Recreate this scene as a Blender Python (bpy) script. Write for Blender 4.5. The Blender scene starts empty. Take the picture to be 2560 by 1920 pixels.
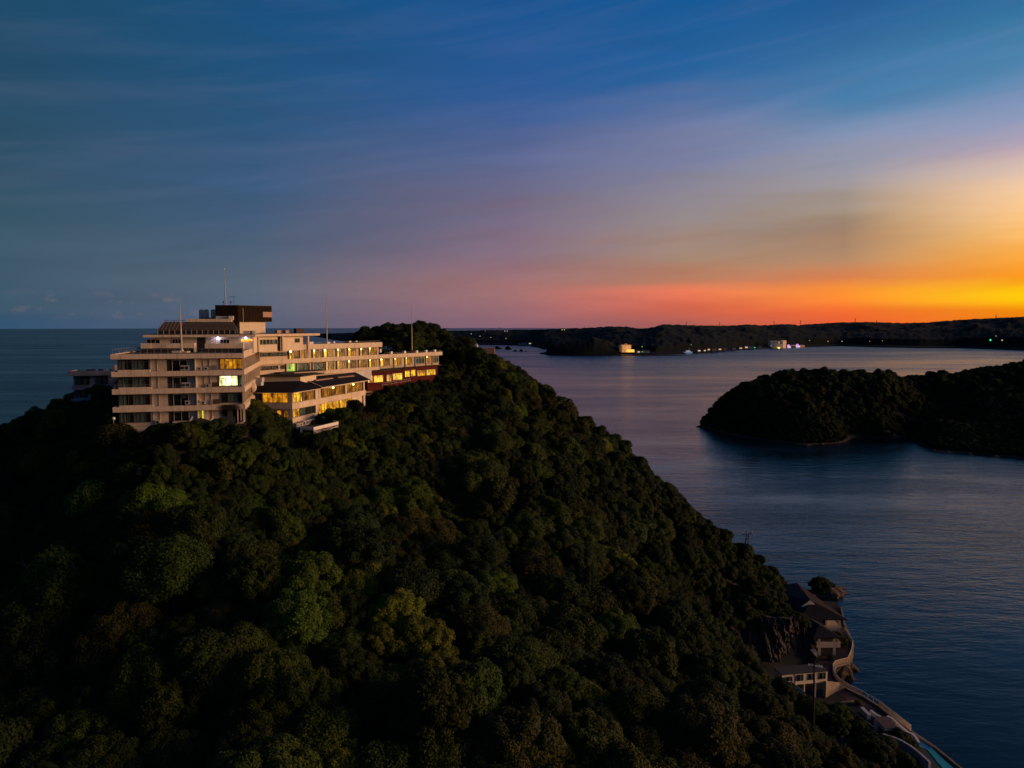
import bpy, bmesh, math, random
import numpy as np
from mathutils import Vector, Matrix, noise as mnoise
random.seed(7); rng = np.random.default_rng(11)
S = bpy.context.scene
COL = S.collection
# ------------------------------------------------------------------ camera
FPX = 1841.0; PITCH = math.radians(4.66); CAMZ = 95.0
cam_d = bpy.data.cameras.new('camera'); cam = bpy.data.objects.new('camera', cam_d); COL.objects.link(cam)
cam_d.sensor_width = 36.0; cam_d.lens = FPX/2560*36.0
cam_d.clip_start = 0.5; cam_d.clip_end = 400000
cam.location = (0, 0, CAMZ); cam.rotation_euler = (math.radians(90)-PITCH, 0, 0)
S.camera = cam
# ------------------------------------------------------------------ exposure
S.view_settings.view_transform = 'Standard'; S.view_settings.look = 'None'
S.view_settings.exposure = 0.0; S.view_settings.gamma = 1.0
S.view_settings.use_curve_mapping = False
S.cycles.use_denoising = True
S.cycles.max_bounces = 5; S.cycles.diffuse_bounces = 2; S.cycles.glossy_bounces = 3
S.cycles.transparent_max_bounces = 6; S.cycles.sample_clamp_indirect = 4.0
def lin(c):
    return tuple((x/255/12.92 if x/255 <= .04045 else ((x/255+.055)/1.055)**2.4) for x in c)
# ------------------------------------------------------------------ node helper
class NT:
    def __init__(s, tree):
        s.t = tree; s.n = tree.nodes; s.l = tree.links
    def new(s, typ, **kw):
        n = s.n.new(typ)
        for k, v in kw.items():
            if k == 'i':
                for kk, vv in v.items():
                    if hasattr(vv, 'is_linked') or isinstance(vv, bpy.types.NodeSocket): s.l.new(vv, n.inputs[kk])
                    else: n.inputs[kk].default_value = vv
            else: setattr(n, k, v)
        return n
    def m(s, op, a, b=0.0, c=0.0, clamp=False):
        n = s.n.new('ShaderNodeMath'); n.operation = op; n.use_clamp = clamp
        for k, v in enumerate((a, b, c)):
            if isinstance(v, bpy.types.NodeSocket): s.l.new(v, n.inputs[k])
            else: n.inputs[k].default_value = v
        return n.outputs[0]
    def mix(s, f, a, b, typ='MIX'):
        n = s.n.new('ShaderNodeMix'); n.data_type = 'RGBA'; n.blend_type = typ
        for k, v in ((0, f), (6, a), (7, b)):
            if isinstance(v, bpy.types.NodeSocket): s.l.new(v, n.inputs[k])
            elif k == 0: n.inputs[0].default_value = v
            else: n.inputs[k].default_value = (*v[:3], 1)
        return n.outputs[2]
    def ramp(s, f, stops, interp='LINEAR'):
        n = s.n.new('ShaderNodeValToRGB'); r = n.color_ramp; r.interpolation = interp
        while len(r.elements) < len(stops): r.elements.new(0.5)
        for e, (p, c) in zip(r.elements, stops):
            e.position = p; e.color = (*c[:3], 1) if not isinstance(c, (int, float)) else (c, c, c, 1)
        if f is not None: s.l.new(f, n.inputs[0])
        return n.outputs[0]
    def range(s, v, a, b, c=0.0, d=1.0, smooth=False):
        n = s.n.new('ShaderNodeMapRange'); n.clamp = True
        if smooth: n.interpolation_type = 'SMOOTHSTEP'
        s.l.new(v, n.inputs[0])
        for k, x in ((1, a), (2, b), (3, c), (4, d)): n.inputs[k].default_value = x
        return n.outputs[0]
    def noise(s, vec, scale, detail=4, rough=0.5, dist=0.0):
        n = s.n.new('ShaderNodeTexNoise'); n.inputs['Scale'].default_value = scale
        n.inputs['Detail'].default_value = detail; n.inputs['Roughness'].default_value = rough
        n.inputs['Distortion'].default_value = dist
        if vec is not None: s.l.new(vec, n.inputs['Vector'])
        return n.outputs[0]
    def comb(s, x, y, z=0.0):
        n = s.n.new('ShaderNodeCombineXYZ')
        for k, v in enumerate((x, y, z)):
            if isinstance(v, bpy.types.NodeSocket): s.l.new(v, n.inputs[k])
            else: n.inputs[k].default_value = v
        return n.outputs[0]
    def mapping(s, vec, scale=(1, 1, 1), rot=(0, 0, 0), loc=(0, 0, 0)):
        n = s.n.new('ShaderNodeMapping'); s.l.new(vec, n.inputs[0])
        n.inputs['Scale'].default_value = scale; n.inputs['Rotation'].default_value = rot; n.inputs['Location'].default_value = loc
        return n.outputs[0]
# ------------------------------------------------------------------ world: afterglow sky
SUN_AZ = 72.0     # degrees right of the view direction
w = bpy.data.worlds.new('World'); S.world = w; w.use_nodes = True
N = NT(w.node_tree); N.n.clear()
tc = N.new('ShaderNodeTexCoord'); sep = N.new('ShaderNodeSeparateXYZ'); N.l.new(tc.outputs['Generated'], sep.inputs[0])
DEG = 180/math.pi
X, Y, Z = sep.outputs
elev = N.m('MULTIPLY', N.m('ARCSINE', N.m('MAXIMUM', N.m('MINIMUM', Z, 1.0), -1.0)), DEG)
az = N.m('MULTIPLY', N.m('ARCTAN2', X, Y), DEG)               # 0 ahead, + right
# thin cirrus: bands that shift the colour lookup and veil the blue
vb = N.comb(N.m('MULTIPLY', az, 0.030), N.m('ADD', N.m('MULTIPLY', elev, 0.20), N.m('MULTIPLY', az, -0.020)))
n1 = N.m('SUBTRACT', N.noise(vb, 1.3, 4, 0.55, 0.6), 0.5)
vb2 = N.comb(N.m('MULTIPLY', az, 0.05), N.m('ADD', N.m('MULTIPLY', elev, 0.75), N.m('MULTIPLY', az, 0.035)), 3.1)
n2 = N.m('SUBTRACT', N.noise(vb2, 1.1, 3, 0.5, 0.5), 0.5)
wob = N.m('ADD', N.m("MULTIPLY", n1, 5.0), N.m("MULTIPLY", n2, 2.6))
amp = N.m('MULTIPLY', N.range(elev, 0.5, 7.0, 0.10, 1.0), N.range(elev, 11.0, 20.0, 1.0, 0.45))
d0 = N.m('ABSOLUTE', N.m('SUBTRACT', az, SUN_AZ))
dist = N.m('MINIMUM', d0, N.m('SUBTRACT', 360.0, d0))
amp = N.m('MULTIPLY', amp, N.range(dist, 36.0, 56.0, 0.42, 1.0))
e2 = N.m('ADD', elev, N.m('MULTIPLY', wob, amp))
fac = N.m('DIVIDE', N.m('ADD', e2, 2.0), 92.0)
def er(*st): return [((e+2.0)/92.0, lin(c)) for e, c in st]
d0 = N.m('ABSOLUTE', N.m('SUBTRACT', az, SUN_AZ))
dist = N.m('MINIMUM', d0, N.m('SUBTRACT', 360.0, d0))
cols = [
 (0,   er((-2,(250,150,20)),(0,(255,165,25)),(1.5,(255,190,20)),(3,(255,190,60)),(6,(255,205,120)),(10,(245,205,175)),(15,(190,180,200)),(20,(160,175,210)),(26,(80,140,195)),(45,(22,50,86)),(90,(15,32,56)))),
 (37.2,er((-2,(235,120,12)),(0.3,(240,130,12)),(0.9,(244,142,10)),(1.8,(255,208,5)),(2.4,(255,190,10)),(3.1,(255,154,28)),(4.3,(255,172,62)),(6.05,(255,194,114)),(8.3,(250,206,163)),(9.5,(225,195,176)),(10.9,(192,169,181)),(13.1,(138,153,187)),(16.1,(80,133,174)),(18,(60,123,164)),(19.5,(50,110,157)),(23,(36,95,150)),(45,(22,50,86)),(90,(15,32,56)))),
 (48,  er((-2,(225,95,45)),(0.3,(238,100,52)),(0.9,(245,110,50)),(2.2,(255,148,50)),(3.0,(218,130,80)),(4.5,(182,138,104)),(6.5,(156,130,110)),(7.5,(162,142,122)),(9.9,(160,155,161)),(12.6,(132,147,178)),(15.1,(72,127,172)),(20.7,(38,95,150)),(23,(28,84,142)),(45,(22,50,86)),(90,(15,32,56)))),
 (59,  er((-2,(160,88,85)),(0,(168,95,88)),(1.0,(212,102,78)),(2.4,(236,124,90)),(3.1,(186,126,98)),(5.3,(166,135,116)),(7.6,(150,139,140)),(10.8,(130,130,155)),(14,(112,124,164)),(17.5,(42,100,158)),(23,(20,88,148)),(45,(22,50,86)),(90,(15,32,56)))),
 (72,  er((-2,(130,92,105)),(0,(138,98,112)),(1.4,(158,110,115)),(2.8,(165,115,115)),(5.3,(136,110,125)),(8.8,(115,106,132)),(12,(95,105,145)),(16.7,(46,90,150)),(23,(24,84,144)),(45,(22,50,86)),(90,(15,32,56)))),
 (91,  er((-2,(80,92,115)),(0.5,(88,98,120)),(2.8,(90,103,120)),(5.3,(76,96,120)),(9.9,(60,90,124)),(16.7,(36,84,124)),(23,(25,79,124)),(45,(22,50,86)),(90,(15,32,56)))),
 (107, er((-2,(45,78,110)),(0.2,(50,82,112)),(1.0,(60,86,105)),(5.3,(60,89,105)),(9.9,(46,80,101)),(16.7,(35,76,104)),(23,(29,74,104)),(45,(22,50,86)),(90,(15,32,56)))),
 (180, er((-2,(35,52,78)),(3,(48,62,88)),(8,(60,62,92)),(16,(42,58,90)),(30,(24,50,88)),(90,(15,32,56)))),
]
cur = None
for k, (d, st) in enumerate(cols):
    r = N.ramp(fac, st)
    if cur is None: cur = r
    else: cur = N.mix(N.range(dist, cols[k-1][0], d, smooth=False), cur, r)
# faint veil brightness
vb3 = N.comb(N.m('MULTIPLY', az, 0.045), N.m('ADD', N.m('MULTIPLY', elev, 0.50), N.m('MULTIPLY', az, -0.075)), 9.0)
n3 = N.m('SUBTRACT', N.noise(vb3, 1.2, 4, 0.52, 0.6), 0.5)
br = N.m('ADD', 1.0, N.m('ADD', N.m('MULTIPLY', n3, 0.22), N.m('MULTIPLY', n2, 0.20)))
veil = N.m('MULTIPLY', N.range(n3, -0.02, 0.22), N.range(elev, 3.0, 9.0, 0, 0.09))
cur = N.mix(veil, cur, lin((120,108,135)))
cur = N.mix(1.0, cur, N.comb(br, br, br), 'MULTIPLY')
# small pink clouds low over the sea on the left
vc = N.comb(N.m('MULTIPLY', az, 0.55), N.m('MULTIPLY', elev, 1.25), 7.0)
pc = N.range(N.noise(vc, 1.0, 5, 0.6), 0.52, 0.75, 0, 1, True)
band = N.m('MULTIPLY', N.range(elev, 0.2, 1.0, 0, 1, True), N.range(elev, 2.6, 1.1, 0, 1, True))
azm = N.m('MULTIPLY', N.range(az, -36, -31, 0, 1, True), N.range(az, -17, -25, 0, 1, True))
pf = N.m('MULTIPLY', N.m('MULTIPLY', pc, N.m('MULTIPLY', band, azm)), 0.55)
cur = N.mix(pf, cur, lin((150,120,130)))
bg = N.new('ShaderNodeBackground'); N.l.new(cur, bg.inputs[0])
glow = N.range(dist, 38, 5, 1.0, 1.35, True)    # the sky is brightest round the set sun
N.l.new(glow, bg.inputs[1])
wo = N.new('ShaderNodeOutputWorld'); N.l.new(bg.outputs[0], wo.inputs[0])
w.cycles.sampling_method = 'MANUAL'; w.cycles.sample_map_resolution = 1024
# ------------------------------------------------------------------ sun: last warm glow, from the right
sl = bpy.data.lights.new('sun', 'SUN'); sl.energy = 3.3; sl.angle = math.radians(24); sl.color = (1.0, 0.54, 0.27)
so = bpy.data.objects.new('sun', sl); COL.objects.link(so)
saz, sel = math.radians(93), math.radians(9)
sdir = Vector((math.sin(saz)*math.cos(sel), math.cos(saz)*math.cos(sel), math.sin(sel)))
so.rotation_euler = sdir.to_track_quat('Z', 'Y').to_euler(); so.location = (200, 100, 200)
# ------------------------------------------------------------------ geometry helpers (world space; pixel numbers only measure directions from the drone)
CP, SP = math.cos(PITCH), math.sin(PITCH)
def ray(u, v):
    dx, dy = (u-1280)/FPX, (960-v)/FPX
    return Vector((dx, CP+SP*dy, -SP+CP*dy))
def PY(u, v, Yd):
    d = ray(u, v); t = Yd/d.y; return Vector((d.x*t, Yd, CAMZ+d.z*t))
def PZ(u, v, z):
    d = ray(u, v); t = (z-CAMZ)/d.z; return Vector((d.x*t, d.y*t, z))
def proj(p):
    x, y, z = p[0], p[1], p[2]-CAMZ
    dep = y*CP - z*SP; up = y*SP + z*CP
    return 1280+FPX*x/dep, 960-FPX*up/dep, dep
# ------------------------------------------------------------------ object helpers
def setp(o, label=None, cat=None, group=None, kind=None):
    if label: o['label'] = label
    if cat: o['category'] = cat
    if group: o['group'] = group
    if kind: o['kind'] = kind
    return o
def empty(name, loc, label=None, cat=None, group=None):
    o = bpy.data.objects.new(name, None); COL.objects.link(o); o.location = loc
    o.empty_display_size = 0.5
    return setp(o, label, cat, group)
class MB:
    def __init__(s): s.v = []; s.f = []
    def box(s, c0, c1):
        (x0, y0, z0), (x1, y1, z1) = c0, c1
        s.hexa([(x0,y0,z0),(x1,y0,z0),(x1,y1,z0),(x0,y1,z0),(x0,y0,z1),(x1,y0,z1),(x1,y1,z1),(x0,y1,z1)])
    def hexa(s, p):
        b = len(s.v); s.v += [tuple(q) for q in p]
        s.f += [(b,b+3,b+2,b+1),(b+4,b+5,b+6,b+7),(b,b+1,b+5,b+4),(b+1,b+2,b+6,b+5),(b+2,b+3,b+7,b+6),(b+3,b,b+4,b+7)]
    def poly(s, pts):
        b = len(s.v); s.v += [tuple(q) for q in pts]; s.f.append(tuple(range(b, b+len(pts))))
    def prism(s, pts, z0, z1):
        n = len(pts); b = len(s.v)
        s.v += [(p[0], p[1], z0) for p in pts] + [(p[0], p[1], z1) for p in pts]
        s.f.append(tuple(range(b+n-1, b-1, -1))); s.f.append(tuple(range(b+n, b+2*n)))
        for i in range(n):
            j = (i+1) % n; s.f.append((b+i, b+j, b+n+j, b+n+i))
    def tube(s, p, q, r0, r1=None, n=6, caps=True):
        r1 = r0 if r1 is None else r1
        p, q = Vector(p), Vector(q); d = (q-p).normalized()
        a = d.orthogonal().normalized(); c = d.cross(a); b = len(s.v)
        for P_, r in ((p, r0), (q, r1)):
            for k in range(n):
                t = 2*math.pi*k/n; s.v.append(tuple(P_+a*math.cos(t)*r+c*math.sin(t)*r))
        for k in range(n):
            j = (k+1) % n; s.f.append((b+k, b+j, b+n+j, b+n+k))
        if caps:
            s.f.append(tuple(range(b+n-1, b-1, -1))); s.f.append(tuple(range(b+n, b+2*n)))
    def path(s, pts, r, n=5):
        for a, b in zip(pts[:-1], pts[1:]): s.tube(a, b, r, r, n)
    def sphere(s, c, r, seg=8, rings=5, sz=1.0):
        b = len(s.v); c = Vector(c)
        for i in range(1, rings):
            ph = math.pi*i/rings
            for k in range(seg):
                t = 2*math.pi*k/seg
                s.v.append((c.x+r*math.sin(ph)*math.cos(t), c.y+r*math.sin(ph)*math.sin(t), c.z+r*sz*math.cos(ph)))
        top = len(s.v); s.v.append((c.x, c.y, c.z+r*sz)); bot = len(s.v); s.v.append((c.x, c.y, c.z-r*sz))
        for i in range(rings-2):
            for k in range(seg):
                j = (k+1) % seg; s.f.append((b+i*seg+k, b+(i+1)*seg+k, b+(i+1)*seg+j, b+i*seg+j))
        for k in range(seg):
            j = (k+1) % seg; s.f.append((b+k, b+j, top)); q = b+(rings-2)*seg; s.f.append((q+j, q+k, bot))
    def wall(s, pts, z0, z1, t, closed=False):
        """a standing wall along a plan polyline, thickness t to the left; z0/z1 scalars or lists"""
        n = len(pts); Z0 = z0 if isinstance(z0, (list, tuple)) else [z0]*n; Z1 = z1 if isinstance(z1, (list, tuple)) else [z1]*n
        P_ = [Vector((p[0], p[1])) for p in pts]; off = []
        for i in range(n):
            dd = []
            if i > 0 or closed: dd.append((P_[i]-P_[i-1]).normalized())
            if i < n-1 or closed: dd.append((P_[(i+1) % n]-P_[i]).normalized())
            m = sum(((Vector((-d.y, d.x))) for d in dd), Vector((0, 0))).normalized()
            k = m.dot(Vector((-dd[0].y, dd[0].x))); off.append(P_[i]+m*t/max(k, .4))
        for i in range(n if closed else n-1):
            j = (i+1) % n
            a, b, c, d = P_[i], P_[j], off[j], off[i]
            s.hexa([(a.x,a.y,Z0[i]),(b.x,b.y,Z0[j]),(c.x,c.y,Z0[j]),(d.x,d.y,Z0[i]),(a.x,a.y,Z1[i]),(b.x,b.y,Z1[j]),(c.x,c.y,Z1[j]),(d.x,d.y,Z1[i])])
    def build(s, name, mat, parent=None, smooth=False, origin=None, recalc=True):
        org = Vector(origin) if origin is not None else (parent_world(parent) if parent else Vector((0, 0, 0)))
        me = bpy.data.meshes.new(name)
        me.from_pydata([(v[0]-org.x, v[1]-org.y, v[2]-org.z) for v in s.v], [], s.f); me.update()
        if recalc:
            bm = bmesh.new(); bm.from_mesh(me); bmesh.ops.recalc_face_normals(bm, faces=bm.faces); bm.to_mesh(me); bm.free()
        if smooth: me.shade_smooth()
        me.materials.append(mat)
        o = bpy.data.objects.new(name, me); COL.objects.link(o)
        if parent: o.parent = parent; o.location = org - parent_world(parent)
        else: o.location = org
        return o
def parent_world(p):
    v = Vector((0, 0, 0))
    while p is not None: v += p.location; p = p.parent
    return v
# ------------------------------------------------------------------ materials
def mat(name, base, rough=0.8, var=None, scale=1.0, bump=0.0, bscale=6.0, metal=0.0, spec=0.5, streak=0.0, detail=4):
    m = bpy.data.materials.new(name); m.use_nodes = True; T = NT(m.node_tree)
    b = T.n['Principled BSDF']; b.inputs['Roughness'].default_value = rough; b.inputs['Metallic'].default_value = metal
    b.inputs['Specular IOR Level'].default_value = spec; b.inputs['Base Color'].default_value = (*base, 1)
    g = T.new('ShaderNodeNewGeometry').outputs['Position']; colr = None
    if var is not None:
        colr = T.mix(T.range(T.noise(g, scale, detail, 0.6), 0.35, 0.65), base, var)
    if streak:
        st = T.noise(T.mapping(g, (2.2, 2.2, 0.16)), 1.4, 5, 0.65)
        colr = T.mix(T.range(st, 0.50, 0.78, 0, streak), colr if colr is not None else base, tuple(x*0.35 for x in base))
    if colr is not None: T.l.new(colr, b.inputs['Base Color'])
    if bump:
        bn = T.new('ShaderNodeBump'); bn.inputs['Strength'].default_value = bump; bn.inputs['Distance'].default_value = 0.1
        T.l.new(T.noise(g, bscale, 5, 0.6), bn.inputs['Height']); T.l.new(bn.outputs[0], b.inputs['Normal'])
    return m
def emit(name, c, s, pattern=None, c2=None, scale=2.0):
    m = bpy.data.materials.new(name); m.use_nodes = True; T = NT(m.node_tree)
    b = T.n['Principled BSDF']; b.inputs['Base Color'].default_value = (.012, .010, .008, 1); b.inputs['Roughness'].default_value = .6
    b.inputs['Emission Strength'].default_value = s; b.inputs['Emission Color'].default_value = (*c, 1)
    if pattern:
        g = T.new('ShaderNodeNewGeometry').outputs['Position']
        a = T.noise(T.mapping(g, (1, 1, 0.55)), scale, 3, 0.6)
        n = T.n.new('ShaderNodeTexVoronoi'); n.distance = 'CHEBYCHEV'; n.inputs['Scale'].default_value = scale*0.55
        T.l.new(T.mapping(g, (1, 1, 0.7)), n.inputs['Vector'])
        sp = T.new('ShaderNodeSeparateColor'); T.l.new(n.outputs['Color'], sp.inputs[0])
        f = T.m('ADD', T.m('MULTIPLY', T.range(a, 0.35, 0.65), 0.55), T.m('MULTIPLY', sp.outputs[0], 0.45))
        T.l.new(T.mix(f, c2, c), b.inputs['Emission Color'])
        T.l.new(T.m('MULTIPLY', T.range(f, 0.15, 0.75, 0.22, 1.35), s), b.inputs['Emission Strength'])
    return m
# ================================================================== terrain
def tps_fit(pts, lam=0.5):
    P_ = np.array(pts, float); n = len(P_); xy = P_[:, :2]/100.0
    r = np.linalg.norm(xy[:, None]-xy[None], axis=2)
    K = np.where(r > 0, r*r*np.log(np.maximum(r, 1e-9)), 0) + np.eye(n)*lam*0.01
    Q = np.c_[np.ones(n), xy]; A = np.zeros((n+3, n+3)); A[:n, :n] = K; A[:n, n:] = Q; A[n:, :n] = Q.T
    sol = np.linalg.solve(A, np.r_[P_[:, 2], 0, 0, 0])
    def f(x, y):
        x = np.asarray(x, float)/100; y = np.asarray(y, float)/100; out = np.full(x.shape, 0.0)
        for i in range(n):
            rr = (x-xy[i, 0])**2+(y-xy[i, 1])**2
            out += sol[i]*0.5*rr*np.log(np.maximum(rr, 1e-12))
        return out+sol[n]+sol[n+1]*x+sol[n+2]*y
    return f
CAN = 8.0      # canopy height above the ground used for the control points
def ctl(lst, can=CAN):
    o = []
    for u, v, Yd in lst:
        p = PY(u, v, Yd); o.append((p.x, p.y, p.z-can))
    return o
hill_pts = ctl([
 # right crest (silhouette against the bay)
 (1180,880,300),(1240,905,295),(1325,958,290),(1418,1016,284),(1488,1074,278),(1600,1152,270),(1655,1204,265),(1740,1274,257),(1800,1330,248),
  # face seen inside it
 (1110,945,215),(1060,958,205),(1000,972,196),(940,990,186),(1000,1000,185),(1180,950,230),(1280,1000,225),(1400,1100,215),(1500,1180,210),(1600,1280,206),(1700,1380,208),
 (1280,1200,168),(1400,1300,165),(1500,1360,165),(1650,1480,168),
 (1000,1200,148),(1100,1330,132),(640,1200,122),(800,1100,150),(840,1250,128),(300,1100,126),(500,1120,126),(400,1300,105),
 (0,1060,215),(60,1050,190),(150,1040,170),(0,1180,165),(0,1300,130),(120,1250,135),(0,1500,102),(0,1700,85),(0,1900,71),
 (300,1500,97),(640,1500,93),(640,1900,69),(300,1900,70),(950,1480,100),(1000,1900,70),(1000,1700,82),(1280,1500,112),(1280,1700,88),(1280,1900,72),
 (1500,1560,118),(1600,1700,100),(1600,1900,78),(1500,1480,132),
 (1700,1560,140),(1800,1620,128),(1890,1680,122),(1970,1735,117),(2050,1805,110),(2150,1925,102),(1900,1915,84),(2060,1930,93),
 # summit behind the hotel
 (1000,810,335),(930,826,320),(1080,822,330),(1140,846,315),(880,842,330),(1010,840,290),(1130,876,262)])
hill_pts += ctl([(1850,1366,242),(1920,1432,236),(1972,1478,228),(1800,1460,214),(1900,1500,214),(1860,1540,204),(1960,1535,205)], 4.0)
hill_pts += [(x, y, z) for x, y, z in [
 (-75,135,75.8),(-50,135,75.8),(-60,160,76.5),(-80,170,76.5),(-40,165,72.6),(-30,188,73),(-42,202,77),(-22,212,75.5),(-26,200,74.8),(-14,222,76.5),(-96,168,74),(-12,240,79),(-58,125,74.5),
 (-106,168,69),(-115,185,66),(-130,180,55),(-160,200,42),(-200,220,25),(-230,260,-5),(-120,260,40),(-90,300,55),(-150,320,-5),(-60,400,30),(0,400,10),(-90,380,20),(-30,450,-12),(-100,450,-12),
 (0,0,30),(60,0,22),(-60,0,38),(-120,60,36),(-160,100,34),(-220,120,15),(-270,160,-10),(0,-60,15),(-100,-60,15),(100,0,-8),(110,60,-10),(-250,0,-5),
 (40,40,37),(70,60,22),(88,80,2),(92,110,-4),(85,130,0),(60,150,4),(75,170,4),(60,175,6),(92,160,-3),(100,195,-6),(82,192,3),(70,190,5),(108,225,-8),(118,240,-14),(106,262,-8),(96,290,-8),(80,320,-10),
 (60,345,-10),(35,370,-10),(120,300,-15),(130,200,-15),(130,150,-15),(130,100,-15),(200,200,-20),(100,400,-20),(45,170,16),(35,155,30),(50,120,19),(60,112,14),(45,131,18),(36,142,24),(70,100,9),(62,190,3),(72,193,3),(58,184,5),(60,160,4),(80,160,3),(88,165,-5),(91,180,-6),(97,200,-7),(98,188,-8),(84,150,-5),(101,214,-8),(68,176,3)]]
hz = tps_fit(hill_pts, 0.3)
FOOT = []   # building footprints that flatten or exclude: (poly, z or None)
def inpoly(x, y, poly):
    x = np.asarray(x, float); y = np.asarray(y, float); c = np.zeros(x.shape, bool); n = len(poly)
    for i in range(n):
        x0, y0 = poly[i]; x1, y1 = poly[(i+1) % n]
        if y0 == y1: continue
        t = ((y0 > y) != (y1 > y)) & (x < (x1-x0)*(y-y0)/(y1-y0)+x0); c ^= t
    return c
# ------------------------------------------------------------------ hotel plan (metres)
A = Vector((-71.8, 131.6)); B = Vector((-49.9, 137.0)); C = Vector((-58.4, 171.0))
wdir = Vector((.563, .826)); wn = Vector((.826, -.563))      # wing direction, outward normal
E1 = C+wdir*40.0; E2 = C+wdir*66.0
HOTEL = [A, B, C, E2, E2-wn*12, C-wn*12, A+(C-B)]
PLAZA = [(-78,128),(-46,128),(-34,148),(-22,185),(-14,222),(-30,244),(-110,186),(-110,160)]
SHORE = [(50,118+30),(120,100),(125,235),(84,238),(68,214),(60,200),(52,190),(50,160)]
def ground(x, y):
    x = np.asarray(x, float); y = np.asarray(y, float)
    z = hz(x, y)
    z = np.where(z < -20, -20, z)
    return z
def ground_final(x, y):
    z = ground(x, y)
    inP = inpoly(x, y, [tuple(p) for p in HOTEL]); z = np.where(inP, np.minimum(z, 76.2), z)
    return z
def pts2(x, y): return float(ground_final(np.array([x]), np.array([y]))[0])
# rocks and soil under the trees
M_soil = mat('soil_and_rock', (.035, .028, .018), .95, (.012, .014, .007), 0.12, 0.6, 1.2)
def grid_mesh(name, xs, ys, fz, material, kind='structure', smooth=True, cull=None):
    XX, YY = np.meshgrid(xs, ys); ZZ = fz(XX, YY)
    v = np.c_[XX.ravel(), YY.ravel(), ZZ.ravel()]; nx, ny = len(xs), len(ys)
    i = np.arange(ny-1)[:, None]*nx+np.arange(nx-1)[None]; i = i.ravel()
    f = np.c_[i, i+1, i+nx+1, i+nx]
    if cull is not None:
        zz = ZZ.ravel(); keep = (zz[f].max(axis=1) > cull); f = f[keep]
    me = bpy.data.meshes.new(name); me.vertices.add(len(v)); me.vertices.foreach_set('co', v.ravel())
    me.loops.add(len(f)*4); me.loops.foreach_set('vertex_index', f.ravel().astype(np.int32))
    me.polygons.add(len(f)); me.polygons.foreach_set('loop_start', np.arange(0, len(f)*4, 4, dtype=np.int32))
    me.update(calc_edges=True); me.validate()
    if smooth: me.shade_smooth()
    me.materials.append(material)
    o = bpy.data.objects.new(name, me); COL.objects.link(o); setp(o, kind=kind); return o
grid_mesh('hill', np.arange(-300, 150, 2.5), np.arange(-90, 520, 2.5), ground_final, M_soil, cull=-14)
# ------------------------------------------------------------------ the sea: a disc that follows the curve of the earth
RE = 6.371e6
def make_sea():
    rr = np.r_[np.linspace(0, 1500, 31), np.geomspace(1600, 120000, 90)]
    na = 180; an = np.linspace(0, 2*np.pi, na, endpoint=False)
    R_, A_ = np.meshgrid(rr[1:], an, indexing='ij')
    v = np.c_[(R_*np.sin(A_)).ravel(), (R_*np.cos(A_)).ravel(), (-(R_**2)/(2*RE)).ravel()]
    v = np.r_[[[0, 0, 0]], v]; f = []
    nr = len(rr)-1
    for k in range(na): f.append((0, 1+(k+1) % na, 1+k))
    q = []
    for i in range(nr-1):
        b = 1+i*na; k = np.arange(na); j = (k+1) % na
        q += list(map(tuple, np.c_[b+k, b+j, b+na+j, b+na+k]))
    me = bpy.data.meshes.new('sea'); me.from_pydata(v.tolist(), [], f+[tuple(map(int, t)) for t in q]); me.update(); me.shade_smooth()
    m = bpy.data.materials.new('sea_water'); m.use_nodes = True; T = NT(m.node_tree); b = T.n['Principled BSDF']
    b.inputs['Base Color'].default_value = (.002, .010, .014, 1); b.inputs['IOR'].default_value = 1.333; b.inputs['Specular IOR Level'].default_value = .46; b.inputs['Specular Tint'].default_value = (1.0, .92, .84, 1)
    g = T.new('ShaderNodeNewGeometry').outputs['Position']
    big = T.noise(T.mapping(g, (0.0011, 0.0060, 1), (0, 0, math.radians(8))), 1.0, 4, 0.55, 0.6)   # slicks and cat's-paws
    big2 = T.noise(T.mapping(g, (0.006, 0.02, 1), (0, 0, math.radians(-12))), 1.0, 3, 0.5, 1.0)
    bb = T.m('ADD', T.m('MULTIPLY', big, 0.65), T.m('MULTIPLY', big2, 0.35))
    sx = T.new('ShaderNodeSeparateXYZ'); T.l.new(g, sx.inputs[0])
    open_ = T.range(T.m('DIVIDE', sx.outputs[0], T.m('ADD', T.m('ABSOLUTE', sx.outputs[1]), 300.0)), -0.02, -0.34, 0, 1, True)   # the open sea is rougher than the bay
    shelter = T.range(sx.outputs[1], 150, 330, 0.30, 1.0, True)    # calm water under the hill
    w1 = T.noise(T.mapping(g, (0.05, 0.16, 0.1), (0, 0, math.radians(14))), 1.0, 4, 0.6, 0.3)
    w2 = T.noise(T.mapping(g, (0.30, 0.85, 0.4), (0, 0, math.radians(-9))), 1.0, 3, 0.6, 0.2)
    h = T.m('ADD', T.m('MULTIPLY', w1, 1.6), T.m('MULTIPLY', w2, 0.42))
    bn = T.new('ShaderNodeBump'); bn.inputs['Distance'].default_value = 1.0
    T.l.new(h, bn.inputs['Height'])
    T.l.new(T.m('ADD', T.m('MULTIPLY', T.range(bb, 0.40, 0.60, 0.10, 0.50), shelter), T.m('ADD', T.m('MULTIPLY', open_, .20), T.m('MULTIPLY', T.m('SUBTRACT', 1.0, open_), T.range(sx.outputs[1], 600, 2400, 0.0, .22)))), bn.inputs['Strength'])
    T.l.new(bn.outputs[0], b.inputs['Normal'])
    T.l.new(T.m('ADD', T.range(bb, 0.36, 0.64, 0.10, 0.22), T.m('ADD', T.m('MULTIPLY', open_, .12), T.m('MULTIPLY', T.m('SUBTRACT', 1.0, open_), T.range(sx.outputs[1], 600, 2600, 0.0, .16)))), b.inputs['Roughness'])
    me.materials.append(m)
    o = bpy.data.objects.new('sea', me); COL.objects.link(o); setp(o, kind='structure')
make_sea()
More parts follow.
